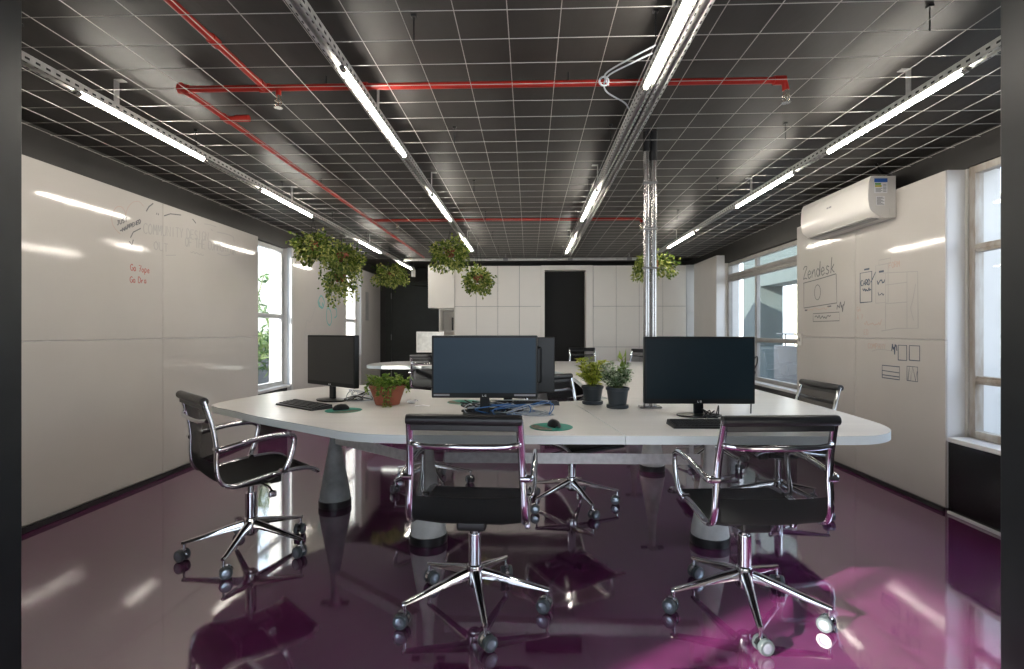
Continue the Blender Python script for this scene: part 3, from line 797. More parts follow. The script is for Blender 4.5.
g.tube([(-1.80, 3.04, PZ), (-1.80, 3.10, PZ)], rp * 1.35, 12).tube([(-1.80, 3.07, PZ), (-1.74, 3.07, PZ)], rp * 0.9, 10).tube([(-1.80, 5.92, PZ), (-1.80, 6.0, PZ)], rp * 1.35, 12)
g.build('branch_pipe', M['red'], t)
G().tube([(-1.80, 5.96, PZ), (1.23, 5.96, PZ), (1.26, 5.96, PZ - 0.01), (1.265, 5.96, PZ - 0.04)], rp, 12).build('rear_pipe', M['red'], t)
def head(x, y, z):
    g = G().lathe([(0.012, 0), (0.012, -0.02), (0.02, -0.022), (0.02, -0.03), (0.009, -0.034)], (x, y, z), 12)
    for s2 in (-1, 1): g.tube([(x + s2 * 0.012, y, z - 0.03), (x + s2 * 0.017, y, z - 0.045), (x, y, z - 0.062)], 0.0028, 6)
    g.tube([(x, y, z - 0.034), (x, y, z - 0.06)], 0.004, 6)
    g.lathe([(0.022, -0.064), (0.022, -0.0615), (0.006, -0.06)], (x, y, z), 14)
    g.build('sprinkler_head', M['brass'], t)
G().tube([(-1.30, 2.69, PZ), (-1.30, 2.69, PZ - 0.04)], 0.014, 10).build('tee_fitting', M['red'], t)
G().tube([(-1.66, 3.07, PZ), (-1.74, 3.07, PZ)], 0.02, 10).build('tee_fitting', M['red'], t)
head(-1.30, 2.69, PZ - 0.04); head(1.292, 2.69, PZ - 0.05); head(1.265, 5.96, PZ - 0.04); head(-0.3 - 1.2, 5.96, PZ - 0.03)
g = G()
for (x, y) in ((-1.05, 2.69), (0.2, 2.69), (-1.80, 4.5), (-1.80, 7.5), (0.2, 5.96), (-1.37, 1.9)):
    G().tube([(x, y, PZ + 0.015), (x, y, ZC - 0.001)], 0.004, 6).build('pipe_hanger', M['blackplastic'], t)

t = thing('conduit', 'silver conduit running across the ceiling in front of the cabinets', 'conduit', (0, 8.98, 2.475))
G().tube([(-2.15, 0, 0), (2.25, 0, 0)], 0.026, 12).build('pipe', M['galv'], t)
for x in (-1.6, -0.4, 0.7, 1.7):
    G().tube([(x - 0.04, 0, 0), (x + 0.04, 0, 0)], 0.031, 12).bbox((x - 0.01, -0.01, 0.02), (x + 0.01, 0.01, ZC - 2.475 - 0.001), 0.002, 1).build('clamp', M['acgrey'], t)

t = thing('service_column', 'twin silver conduit column rising from the white desk to the ceiling', 'column', (0.785, 3.44, 0.752))
for dx in (-0.022, 0.022):
    G().tube([(dx, 0, 0), (dx, 0, ZC - 0.752 - 0.001)], 0.021, 16).build('pipe', M['steel'], t)
G().tube([(-0.022, 0, 1.66), (-0.022, 0, 1.79)], 0.024, 16).build('collar', M['blackplastic'], t)
G().tube([(0.022, 0, 1.60), (0.022, 0, 1.79)], 0.024, 16).build('collar', M['blackplastic'], t)
G().bbox((-0.07, -0.04, 0), (0.07, 0.04, 0.012), 0.004).build('base_flange', M['steel'], t)
for z in (0.9, 1.15, 1.45): G().bbox((-0.046, -0.024, z), (0.046, 0.024, z + 0.012), 0.004).build('strap', M['acgrey'], t)

# ================================================================ DESKS
ZT, TH = 0.75, 0.042
def rounded(poly, n=3):
    return [(p.x, p.y) for p in spline([(x, y, 0) for x, y in poly], n)]
def inset_prism(poly, name, parent):
    g = G().prism(poly, ZT - TH, ZT, 0, 1)
    g.build(name, [M['desk'], M['deskedge']], parent, angle=40)
def cone(parent, x, y, m, top=0.706):
    o = G().lathe([(0.109, 0.045), (0.104, 0.09), (0.088, 0.18), (0.038, 0.46), (0.030, 0.56), (0.028, top - 0.02), (0.05, top - 0.018), (0.05, top)], (x, y, 0), 28).build('leg', m, parent)
    G().lathe([(0.112, 0.0), (0.114, 0.01), (0.114, 0.045), (0.109, 0.05)], (x, y, 0), 28).build('foot_ring', M['blackplastic'], o)
    G().bbox((x - 0.10, y - 0.02, top - 0.012), (x + 0.10, y + 0.02, top), 0.003).build('bracket', M['blackplastic'], o)
SX0, SX1 = 0.462, 0.30
right_front = [(SX0, 2.527), (1.46, 2.545)] + rounded([(1.46, 2.545), (1.62, 2.56), (1.74, 2.62), (1.83, 2.72), (1.885, 2.86), (1.905, 3.0)])[1:] + [(1.93, 3.3), (1.945, 3.93), (0.66, 3.93)] + rounded([(0.66, 3.93), (0.48, 3.84), (SX1, 3.76)])[1:]
left_pts = rounded([(SX1 - 0.004, 3.758), (0.155, 3.735), (0.0, 3.83), (-0.40, 4.11), (-0.84, 4.42), (-1.04, 4.55), (-1.40, 4.77), (-1.60, 4.82), (-1.78, 4.75), (-1.93, 4.55), (-2.03, 4.33), (-2.10, 4.08), (-2.155, 3.75), (-2.16, 3.56), (-2.10, 3.43), (-1.85, 3.24), (-1.60, 3.04), (-1.22, 2.785), (-1.02, 2.65), (-0.90, 2.575), (-0.77, 2.53), (-0.60, 2.51)], 3) + [(SX0 - 0.004, 2.527)]
t = thing('desk', 'white curved desk in front at left with the terracotta pot on it', 'desk', (0, 0, 0))
inset_prism(left_pts, 'tabletop', t)
cone(t, -1.39, 3.73, M['concrete_dark']); cone(t, -0.60, 3.12, M['concrete'])
G().bbox((-0.42, 0, -0.032), (0.42, 0.004, 0.032), 0.001, 1, mtx=Matrix.Translation((-1.03, 3.40, 0.49)) @ Matrix.Rotation(math.atan2(3.12 - 3.73, 0.79), 4, 'Z')).bbox((-0.42, 0, -0.034), (0.42, 0.06, -0.030), 0.001, 1, mtx=Matrix.Translation((-1.03, 3.40, 0.49)) @ Matrix.Rotation(math.atan2(3.12 - 3.73, 0.79), 4, 'Z')).build('cable_channel', M['galv'], t)
for (x, y) in ((-1.36, 3.70), (-0.70, 3.2)):
    G().bbox((x - 0.01, y - 0.003, 0.46), (x + 0.01, y + 0.003, ZT - TH), 0.001, 1).build('channel_hanger', M['galv'], t)
t2 = thing('desk', 'white desk in front at right with a rounded corner and the silver column through it', 'desk', (0, 0, 0))
inset_prism(right_front, 'tabletop', t2)
cone(t2, 1.07, 3.15, M['concrete'])
G().bbox((-0.50, 3.098, 0.47), (1.0, 3.104, 0.532), 0.001, 1).bbox((-0.50, 3.104, 0.47), (1.0, 3.17, 0.474), 0.001, 1).build('cable_channel', M['galv'], t2)
for x in (0.95,): G().bbox((x - 0.012, 3.108, 0.474), (x + 0.012, 3.114, ZT - TH), 0.001, 1).build('channel_hanger', M['galv'], t2)
G().bbox((-0.02, 3.2, 0.60), (0.32, 3.34, ZT - TH - 0.002), 0.006).build('power_strip', M['blackplastic'], t2)
back_c = [(0.60, 3.934), (1.945, 3.934), (1.945, 6.786), (0.26, 6.786)] + rounded([(0.26, 6.786), (0.38, 6.4), (0.44, 6.05), (0.49, 5.5), (0.50, 4.9), (0.50, 4.4), (0.53, 4.15), (0.60, 3.934)], 3)[1:-1]
t3 = thing('desk', 'white desk running from the front desks back towards the cabinets behind the plants', 'desk', (0, 0, 0))
inset_prism(back_c, 'tabletop', t3)
cone(t3, 1.11, 4.78, M['concrete']); cone(t3, 1.25, 6.3, M['concrete'])
far = rounded([(0.25, 6.79), (0.08, 7.2), (-0.2, 7.40), (-0.6, 7.44)], 3) + [(-2.0, 7.44)] + rounded([(-2.1, 7.45), (-2.28, 7.50), (-2.38, 7.64), (-2.42, 7.9), (-2.36, 8.3), (-2.15, 8.62), (-1.8, 8.72)], 3) + [(1.6, 8.72), (1.9, 8.6), (1.98, 8.2), (1.945, 6.79)]
t4 = thing('desk', 'white desk at the back of the room in front of the cabinets', 'desk', (0, 0, 0))
inset_prism(far, 'tabletop', t4)
cone(t4, -1.25, 8.05, M['concrete']); cone(t4, 0.2, 7.9, M['concrete']); cone(t4, 1.5, 7.6, M['concrete'])

# ================================================================ OFFICE CHAIR
def make_chair():
    t = thing('office_chair', '', 'chair')
    prof = [(0.285, 0.448), (0.255, 0.470), (0.20, 0.482), (0.10, 0.483), (0.0, 0.476), (-0.10, 0.462), (-0.165, 0.455), (-0.212, 0.470), (-0.236, 0.515), (-0.243, 0.58), (-0.243, 0.66), (-0.255, 0.75), (-0.278, 0.84), (-0.296, 0.90)]
    sp = spline([(0, y, z) for y, z in prof], 4)
    def wid(z): return 0.238 - 0.018 * max(0.0, (z - 0.5)) / 0.4
    for s in (-1, 1):
        G().tube([(s * wid(p.z), p.y, p.z) for p in sp], 0.0155, 14, flat=0.72, up=(1, 0, 0)).build('side_rail', M['chrome'], t)
    # seat sling and back sling
    iB = 36
    rows = []
    for p in sp[:iB + 1]:
        w = wid(p.z) - 0.008
        rows.append([(w * u, p.y, p.z - 0.010 * (1 - u * u)) for u in (-1, -.66, -.33, 0, .33, .66, 1)])
    G().sheet(rows).build('seat', M['seatnet'], t)
    rows = []
    for p in sp[iB:]:
        w = wid(p.z) - 0.008
        rows.append([(w * u, p.y - 0.012 * (1 - u * u), p.z) for u in (-1, -.66, -.33, 0, .33, .66, 1)])
    G().sheet(rows).build('backrest', M['net'], t)
    # padded roll on top, roll at the front lip
    wt = wid(0.90)
    G().tube([(-wt - 0.012, -0.296, 0.898), (-wt, -0.296, 0.898), (wt, -0.296, 0.898), (wt + 0.012, -0.296, 0.898)], [0.020, 0.0225, 0.0225, 0.020], 14).bbox((-wt + 0.004, -0.302, 0.855), (wt - 0.004, -0.287, 0.895), 0.004).build('headroll', M['roll'], t)
    G().tube([(-0.232, 0.283, 0.449), (0.232, 0.283, 0.449)], 0.012, 10).build('front_roll', M['roll'], t)
    # chrome cross bar behind the back
    G().tube(spline([(-wid(.80), -0.268, 0.80), (-wid(.80) + 0.02, -0.288, 0.797), (-0.12, -0.300, 0.790), (0.12, -0.300, 0.790), (wid(.80) - 0.02, -0.288, 0.797), (wid(.80), -0.268, 0.80)], 4), 0.0120, 14, flat=0.7).build('cross_bar', M['chrome'], t)
    # arm loops
    for s in (-1, 1):
        pts = [(s * 0.236, -0.243, 0.655), (s * 0.262, -0.240, 0.655), (s * 0.268, -0.20, 0.662), (s * 0.270, -0.05, 0.686), (s * 0.270, 0.07, 0.690), (s * 0.270, 0.115, 0.680), (s * 0.270, 0.135, 0.655), (s * 0.268, 0.118, 0.57), (s * 0.262, 0.09, 0.50), (s * 0.236, 0.08, 0.482)]
        a = G().tube(spline(pts, 4), 0.0110, 14, flat=1.35, up=(1, 0, 0)).build('armrest', M['chrome'], t)
        g = G()
        for (yy, zz) in ((-0.243, 0.655), (0.08, 0.484)):
            g.tube([(s * 0.222, yy, zz), (s * 0.258, yy, zz)], 0.0155, 12)
        g.build('arm_bolt', M['chrome'], a)
    # spreader and mechanism under the seat
    g = G()
    g.tube([(-0.236, 0.06, 0.474), (-0.13, 0.05, 0.428), (0.13, 0.05, 0.428), (0.236, 0.06, 0.474)], 0.011, 8, up=(0, 1, 0))
    g.tube([(-0.236, -0.14, 0.452), (-0.13, -0.10, 0.425), (0.13, -0.10, 0.425), (0.236, -0.14, 0.452)], 0.011, 8, up=(0, 1, 0))
    g.build('spreader_bar', M['blackplastic'], t)
    G().bbox((-0.065, -0.12, 0.385), (0.065, 0.10, 0.432), 0.014).bbox((-0.04, 0.09, 0.37), (0.04, 0.16, 0.425), 0.012).build('tilt_mechanism', M['blackplastic'], t)
    G().tube([(0.05, 0.02, 0.405), (0.20, 0.03, 0.40), (0.235, 0.03, 0.385)], 0.006, 8).bbox((0.225, 0.01, 0.355), (0.250, 0.05, 0.39), 0.008).build('lever', M['chrome'], t)
    G().tube([(0, 0, 0.30), (0, 0, 0.39)], 0.0155, 14).build('gas_piston', M['steel'], t)
    G().lathe([(0.026, 0.10), (0.029, 0.115), (0.029, 0.335), (0.024, 0.342)], (0, 0, 0), 20).build('column', M['chrome'], t)
    G().lathe([(0.030, 0.105), (0.040, 0.115), (0.043, 0.165), (0.036, 0.195), (0.030, 0.202)], (0, 0, 0), 20).build('base_hub', M['chrome'], t)
    for k in range(5):
        q = 2 * PI * k / 5
        mt = Matrix.Rotation(q, 4, 'Z')
        g = G()
        secs = []
        for (r, w, z0, z1) in ((0.03, 0.021, 0.140, 0.185), (0.12, 0.018, 0.129, 0.164), (0.24, 0.0145, 0.107, 0.131), (0.328, 0.0125, 0.093, 0.110), (0.338, 0.009, 0.094, 0.107)):
            secs.append([(r, -w, z0 + 0.004), (r, -w * 0.6, z0), (r, w * 0.6, z0), (r, w, z0 + 0.004), (r, w * 0.95, z1 - 0.008), (r, w * 0.5, z1), (r, -w * 0.5, z1), (r, -w * 0.95, z1 - 0.008)])
        vs = [mt @ Vector(v) for s2 in secs for v in s2]
        fs = [(i*8+j, i*8+(j+1) % 8, (i+1)*8+(j+1) % 8, (i+1)*8+j) for i in range(4) for j in range(8)] + [tuple(range(8)), tuple(range(39, 31, -1))]
        g.add(vs, fs)
        leg = g.build('base_leg', M['chrome'], t)
        # twin-wheel caster at the tip: wheels, pale hubs, chrome hood
        h = 0.9 * k + 0.4
        cm = mt @ Matrix.Translation((0.326, 0, 0)) @ Matrix.Rotation(h, 4, 'Z')
        g = G()
        rot = Matrix.Rotation(R(90), 4, 'Y')
        for s in (-1, 1):
            w = cm @ Matrix.Translation((s * 0.018, 0.012, 0.032)) @ rot
            vs_ = [(0.010, -0.011), (0.029, -0.011), (0.032, -0.006), (0.032, 0.006), (0.029, 0.011), (0.010, 0.011)]
            n = 20
            vv = []; ff = []
            for (rr, z) in vs_:
                for j in range(n):
                    a = 2 * PI * j / n
                    vv.append(w @ Vector((rr * math.cos(a), rr * math.sin(a), z)))
            for i in range(len(vs_) - 1):
                for j in range(n):
                    ff.append((i*n+j, i*n+(j+1) % n, (i+1)*n+(j+1) % n, (i+1)*n+j))
            g.add(vv, ff, 0)
            vv = []
            for j in range(n):
                a = 2 * PI * j / n
                vv.append(w @ Vector((0.020 * math.cos(a), 0.020 * math.sin(a), s * 0.0115)))
            for j in range(n):
                a = 2 * PI * j / n
                vv.append(w @ Vector((0.008 * math.cos(a), 0.008 * math.sin(a), s * 0.0135)))
            g.add(vv, [(j, (j+1) % n, n+(j+1) % n, n+j) for j in range(n)] + [tuple(range(n, 2*n))], 1)
        # hood: half shell over the wheels
        rows = []
        for a in range(0, 10):
            th = R(-10 + a * 20)
            rows.append([cm @ Vector((x, 0.012 + 0.035 * math.cos(th), 0.032 + 0.035 * math.sin(th))) for x in (-0.008, 0.008)])
        g.sheet(rows, 2)
        g.tube([cm @ Vector((0, 0, 0.055)), cm @ Vector((0, 0, 0.098))], 0.0065, 10, mi=2)
        g.build('caster', [M['wheel'], M['hub'], M['chrome']], leg)
    return t
chair0 = make_chair()
used = []
def place_chair(x, y, face, label, group=None, base=0.0, dz=0.0, wheel=None):
    """face: heading (deg, 90 = away from the camera); base: extra turn of the star base"""
    o = chair0 if not used else copy_tree(chair0)
    used.append(o)
    o.location = (x, y, 0); o.rotation_euler = (0, 0, R(face - 90))
    o['label'] = label
    if group: o['group'] = group
    kids = [c for c in bpy.data.objects if c.parent == o]
    for c in kids:
        nme = c.name.split('.')[0]
        if nme in ('base_leg', 'base_hub'):
            c.rotation_euler = (0, 0, R(base - (face - 90)))
        elif nme != 'column' and dz:
            c.location = (0, 0, dz)
    return o
GC = 'black net office chairs around the white desks'
place_chair(-0.245, 2.37, 87.5, 'black net chrome chair seen from behind in front of the blue screen', GC, -77)
place_chair(0.965, 2.39, 94, 'black net chrome chair seen from behind at the right front desk', GC, -102)
place_chair(-1.575, 2.93, 47, 'black net chrome chair at far left seen from its side', GC, -84)
place_chair(1.775, 3.80, 183, 'black net chair facing left at the right end of the front desk', GC, 20, dz=-0.03)
place_chair(0.31, 3.81, -56, 'black net chair behind the front desks beside the two dark pots', GC, -70, dz=-0.004)
place_chair(-0.80, 4.25, -125, 'black net chair behind the front left desk, hidden by the blue screen above its base', GC, 10)
place_chair(1.74, 5.05, 175, 'black net chair at the window side of the middle desk, seen below the right screen', GC, 5, dz=-0.02)
place_chair(-1.42, 7.60, 88, 'black net chair at the front of the back desk beside the dark door', GC, 20)
place_chair(0.98, 8.96, -80, 'black net chair behind the back desk in front of the black doorway', GC, 20, dz=0.04)
place_chair(1.80, 8.98, -130, 'black net chair behind the back desk in front of the right cabinets', GC, 40, dz=0.02)

# ================================================================ MONITORS AND DESK ITEMS
DZ = ZT + 0.0005
def monitor(loc, rz, w, h, scr, label, low=0.105, group='computer monitors on the desks', bez='gloss'):
    t = thing('monitor', label, 'monitor', loc, rz, group)      # faces -Y locally
    G().bbox((-w/2, -0.012, low), (w/2, 0.028, low + h), 0.006).bbox((-w*0.36, 0.02, low + 0.06), (w*0.36, 0.05, low + h - 0.06), 0.02).build('casing', M[bez], t)
    G().box((-w/2 + 0.012, -0.0132, low + 0.030), (w/2 - 0.012, -0.0118, low + h - 0.014)).build('screen', M[scr], t, smooth=False)
    g = G()
    for i, chx in enumerate('LG'):
        for stt in FONT[chx]:
            pts = [(-0.012 + i * 0.013 + p[0] * 0.009, -0.0135, low + 0.009 + p[1] * 0.010) for p in stt]
            g.tube(pts, 0.0012, 5)
    g.build('logo', M['label_white'], t)
    G().bbox((-0.028, 0.0, 0.012), (0.028, 0.024, low + 0.10), 0.006).build('stand_neck', M['gloss'], t)
    G().lathe([(0.10, 0.0), (0.105, 0.004), (0.104, 0.010), (0.06, 0.016)], (0, 0, 0), 32, mtx=Matrix.Diagonal((1.25, 0.85, 1.0))).build('stand_base', M['gloss'], t)
    g = G()
    for (zz, x0, x1) in ((low + 0.012, -w*0.48, -w*0.33), (low + 0.012, w*0.28, w*0.48)):
        if scr == 'screen_blue': g.box((x0, -0.0128, zz), (x1, -0.0118, zz + 0.011))
    if g.v: g.build('bezel_print', M['sgrey'], t, smooth=False)
    return t
monitor((-0.262, 3.10, DZ), R(0.5), 0.625, 0.368, 'screen_blue', 'wide monitor with a dark blue glowless screen in the middle of the front desk')
monitor((1.00, 3.13, DZ), R(0.5), 0.645, 0.395, 'screen', 'wide monitor with a near black screen on the right front desk', low=0.072)
monitor((-0.135, 3.40, DZ), R(180), 0.60, 0.355, 'screen', 'monitor seen from the back, standing right behind the blue screen', low=0.105)
monitor((-1.42, 3.735, DZ), R(-37), 0.60, 0.365, 'screen_grey', 'grey screened monitor turned left on the left desk beside the terracotta pot')
monitor((-1.52, 8.05, DZ), R(8), 0.42, 0.32, 'screen_reflection', 'screen painted with a white window reflection on the back desk in front of the dark door', bez='acwhite', low=0.17)

def keyboard(loc, rz, label):
    t = thing('keyboard', label, 'keyboard', loc, rz, 'black keyboards on the desks')
    vs = [(-0.225, -0.075, 0.0), (0.225, -0.075, 0.0), (0.225, 0.075, 0.0), (-0.225, 0.075, 0.0), (-0.22, -0.073, 0.010), (0.22, -0.073, 0.010), (0.22, 0.073, 0.026), (-0.22, 0.073, 0.026)]
    G().add(vs, [(0,3,2,1),(4,5,6,7),(0,1,5,4),(1,2,6,5),(2,3,7,6),(3,0,4,7)]).build('body', M['blackplastic'], t, smooth=False)
    g = G()
    for r_ in range(5):
        yy = -0.055 + r_ * 0.024
        zz = 0.0125 + (yy + 0.073) / 0.146 * 0.016
        x = -0.21
        while x < 0.205:
            if not (0.075 < x < 0.088 or 0.142 < x < 0.152):
                w = 0.0165
                if r_ == 0 and -0.11 < x < 0.0: w = 0.1
                g.box((x, yy, zz - 0.003), (x + w, yy + 0.0175, zz + 0.004))
                x += w + 0.0032
            else: x += 0.010
    g.build('keys', M['key'], t, smooth=False)
    return t
keyboard((-1.49, 3.43, DZ), R(-37), 'black keyboard at the left end of the left desk beside the grey screen')
keyboard((0.965, 2.79, DZ), R(0), 'black keyboard on the right front desk below the near black screen')
keyboard((-0.02, 3.61, DZ), R(180), 'black keyboard lying behind the back-to-back monitors in the middle')

def pad(loc, rz, label):
    t = thing('mouse_pad', label, 'mouse pad', loc, rz, 'round teal mouse pads')
    G().lathe([(0.111, 0.0), (0.113, 0.0015), (0.111, 0.003)], (0, 0, 0), 40).build('pad', M['teal'], t)
    g = G()
    pts = [(0.106 * math.cos(a), 0.106 * math.sin(a)) for a in [R(150 + k * 8) for k in range(16)]] + [(0.0, -0.055), (-0.03, -0.03), (-0.055, 0.0), (-0.065, 0.03)]
    g.prism(pts, 0.003, 0.0036)
    g.build('printed_picture', M['padart'], t)
    return t
pad((0.115, 2.74, DZ), 0, 'round teal mouse pad on the front desk between the two front chairs')
pad((-1.165, 3.27, DZ), R(90), 'round teal mouse pad on the left desk in front of the grey screen')
pad((-0.46, 3.68, DZ), 0, 'round teal mouse pad lying behind the blue screen monitor')
def mouse(loc, rz, label):
    t = thing('computer_mouse', label, 'mouse', loc, rz, 'black computer mice')
    rows = []
    for i in range(9):
        a = PI * i / 8
        y = -0.052 * math.cos(a)
        w = 0.031 * max(0.12, math.sin(a)) ** 0.6
        hh = 0.036 * max(0.1, math.sin(a)) ** 0.7
        rows.append([(w * math.cos(PI * j / 8), y, 0.001 + hh * math.sin(PI * j / 8) ** 0.8) for j in range(9)])
    G().sheet(rows).build('shell', M['gloss'], t)
    G().tube([(0, 0.022, 0.0315), (0, 0.034, 0.029)], 0.004, 8).build('scroll_wheel', M['hub'], t)
    return t
mouse((0.13, 2.745, DZ + 0.0037), R(15), 'black mouse on the teal pad between the two front chairs')
mouse((-1.185, 3.28, DZ + 0.0037), R(-50), 'black mouse on the teal pad in front of the grey screen')

# cables
def cable(cx, cy, sx, sy, nn, r, m, label, group, seed):
    rn = random.Random(seed)
    pts = []
    for i in range(nn):
        pts.append((cx + rn.uniform(-sx, sx), cy + rn.uniform(-sy, sy), DZ + r + rn.choice([0.001, 0.001, 0.015, 0.04, 0.065])))
    pts[0] = (pts[0][0], pts[0][1], DZ + r + 0.001); pts[-1] = (pts[-1][0], pts[-1][1], DZ + r + 0.001)
    sp = [Vector((p.x, p.y, max(p.z, DZ + r + 0.0005))) for p in spline(pts, 7)]
    tag(G().tube(sp, r, 6).build('cable', m), label, 'cable', group)
for i in range(7): cable(-0.22, 3.22, 0.20, 0.08, 10, 0.0030, M['cable_black'], 'black cable tangled under the back-to-back monitors', 'black cables in the middle tangle', 10 + i)
for i in range(3): cable(-0.12, 3.17, 0.24, 0.11, 8, 0.0032, M['cable_blue'], 'blue cable tangled under the back-to-back monitors', 'blue cables in the middle tangle', 30 + i)
for i in range(5): cable(-0.12, 3.19, 0.26, 0.12, 8, 0.0030, M['cable_grey'], 'pale grey cable tangled under the back-to-back monitors', 'grey cables in the middle tangle', 50 + i)
for i in range(5): cable(-1.20, 3.78, 0.17, 0.11, 8, 0.0030, M['cable_black'] if i % 2 else M['cable_grey'], 'thin cable coiled beside the grey screen on the left desk', 'cables beside the grey screen', 70 + i)
for i in range(2): cable(1.05, 3.06, 0.07, 0.03, 8, 0.0035, M['cable_black'], 'black cable bunched at the foot of the near black screen', 'cables under the near black screen', 90 + i)
tag(G().tube(spline([(1.325, 3.15, 1.08), (1.345, 3.15, 1.10), (1.35, 3.16, 1.06), (1.335, 3.18, 1.00), (1.33, 3.19, 0.90), (1.33, 3.2, DZ + 0.005)], 5), 0.004, 6).build('cable', M['cable_black']), 'black cable looped over the right edge of the near black screen', 'cable')
# paper scraps by the pot
g = G()
rr = random.Random(3)
g.sheet([[( -0.035 + 0.023 * i, -0.03 + 0.02 * j, 0.002 + rr.uniform(0, 0.03)) for i in range(4)] for j in range(4)])
tag(g.build('paper_scrap', M['paper'], loc=(-0.80, 3.60, DZ), smooth=False), 'crumpled white paper on the left desk beside the terracotta pot', 'paper')
tag(G().sheet([[(-0.05, -0.02, 0.001), (0, -0.015, 0.006), (0.05, -0.02, 0.001)], [(-0.05, 0.02, 0.001), (0, 0.022, 0.007), (0.05, 0.02, 0.002)]]).build('paper_slip', M['paper'], loc=(-0.71, 3.48, DZ), smooth=False), 'flat white paper slip right of the terracotta pot', 'paper')
# printed papers on the back desk
for i, (x, y) in enumerate(((-1.18, 7.85), (-1.10, 7.95))):
    tag(G().bbox((-0.09, -0.12, 0), (0.09, 0.12, 0.03 + 0.02 * i), 0.003, 1).build('magazine_stack', M['pinkpaper'], loc=(x, y, DZ) if i == 0 else (x + 0.16, y, DZ)), 'pink and white printed stack on the back desk, %s one' % ('left' if i == 0 else 'right'), 'paper')

# ================================================================ PLANTS
def leaf(g, p, dirv, upv, ln, wd, rn, bend=0.25):
    d = Vector(dirv).normalized(); u = Vector(upv)
    s = d.cross(u)
    if s.length < 1e-4: s = d.orthogonal()
    s.normalize(); u = s.cross(d).normalized()
    p = Vector(p)
    a = p
    m1 = p + d * ln * 0.45 + u * ln * bend * 0.25
    tp = p + d * ln - u * ln * bend * 0.4
    l1 = m1 + s * wd * 0.5 + u * wd * 0.15; r1 = m1 - s * wd * 0.5 + u * wd * 0.15
    g.add([a, l1, m1, r1, tp], [(0, 1, 2), (0, 2, 3), (1, 4, 2), (2, 4, 3)])
def rdir(rn):
    while True:
        v = Vector((rn.uniform(-1, 1), rn.uniform(-1, 1), rn.uniform(-1, 1)))
        if 0.05 < v.length < 1: return v.normalized()
def hanging(label, loc, rx, ry, rz_, n, seed, drop=0.35, pot_r=0.068, hang=0.3, strings=8, lsz=0.045, m='leafhang'):
    rn = random.Random(seed)
    t = thing('hanging_plant', label, 'hanging plant', loc, 0, 'hanging plants under the ceiling mesh')
    G().lathe([(pot_r * 0.62, -pot_r * 1.3), (pot_r * 0.66, -pot_r * 1.32), (pot_r * 0.95, -0.02), (pot_r * 1.06, -0.018), (pot_r * 1.06, 0.012), (pot_r * 0.9, 0.012), (pot_r * 0.88, -0.01)], (0, 0, 0), 20).build('pot', M['terracotta'], t)
    g = G()
    for k in range(3):
        a = 2 * PI * k / 3 + 0.4
        g.tube([(pot_r * math.cos(a), pot_r * math.sin(a), 0), (0, 0, hang)], 0.0022, 5)
    g.build('hanger_wire', M['blackplastic'], t)
    g = G()
    for i in range(n):
        v = rdir(rn)
        lump = 0.82 + 0.16 * math.sin(3 * math.atan2(v.y, v.x) + seed) + 0.15 * math.sin(5.0 * v.z + 4 * v.x + seed * 1.7)
        q = rn.uniform(0.35, 1.0) ** 0.5 * lump
        if rn.random() < 0.10: q *= rn.uniform(1.05, 1.35)
        p = Vector((v.x * rx * q, v.y * ry * q, v.z * rz_ * q - rz_ * 0.2 - 0.5 * rz_ * (v.x * v.x + v.y * v.y) * (0.5 if q > 0.7 else 0.1)))
        if p.z > hang - 0.03: p.z = hang - 0.03 - rn.uniform(0, .1)
        d = (v + Vector((0, 0, -0.55)) + rdir(rn) * 0.6)
        leaf(g, p, d, rdir(rn), lsz * rn.uniform(0.7, 1.3), lsz * rn.uniform(0.5, 0.8), rn)
    sg = G()
    for k in range(strings):
        a = rn.uniform(0, 2 * PI)
        x0, y0 = pot_r * math.cos(a), pot_r * math.sin(a)
        x1, y1 = rx * rn.uniform(.5, .95) * math.cos(a), ry * rn.uniform(.5, .95) * math.sin(a)
        ln = rn.uniform(0.4, 1.0) * drop + rz_ * 0.6
        pts = spline([(x0, y0, 0), (x1 * .8, y1 * .8, 0.01), (x1, y1, -ln * .5), (x1 + rn.uniform(-.03, .03), y1, -ln)], 5)
        sg.tube(pts, 0.0018, 5)
        for p in pts[4:]:
            for _ in range(3):
                leaf(g, p + rdir(rn) * 0.012, rdir(rn) + Vector((0, 0, -.4)), rdir(rn), lsz * rn.uniform(.6, 1.1), lsz * .6, rn)
    sg.build('stems', M['stem'], t)
    g.build('foliage', M[m], t, smooth=False)
    return t
HZ = ZM
hanging('bushy hanging plant nearest the left windows, leftmost of the hanging plants', (-2.33, 5.6, 2.20), 0.25, 0.24, 0.18, 900, 1, 0.12, hang=HZ - 2.20)
hanging('bushy hanging plant just behind the leftmost one with trailing stems', (-2.20, 6.15, 2.16), 0.26, 0.24, 0.20, 900, 2, 0.20, hang=HZ - 2.16)
hanging('low trailing plant hanging in front of the teal drawing', (-2.36, 6.5, 1.95), 0.22, 0.20, 0.20, 480, 3, 0.28, hang=HZ - 1.95, strings=14)
hanging('round hanging plant in front of the dark door at far left', (-2.19, 8.3, 2.19), 0.30, 0.26, 0.20, 900, 4, 0.10, hang=HZ - 2.20)
hanging('round hanging plant beside the middle light tray above the cabinets', (-0.96, 6.35, 2.24), 0.25, 0.24, 0.22, 950, 5, 0.12, hang=HZ - 2.24)
hanging('drooping plant hanging lower in front of the white cabinets', (-0.655, 6.75, 1.96), 0.21, 0.20, 0.20, 800, 6, 0.12, hang=HZ - 1.96, m='leafhang')
hanging('hanging plant behind the silver column on the right', (1.72, 7.3, 2.20), 0.33, 0.26, 0.20, 900, 8, 0.16, hang=HZ - 2.20)

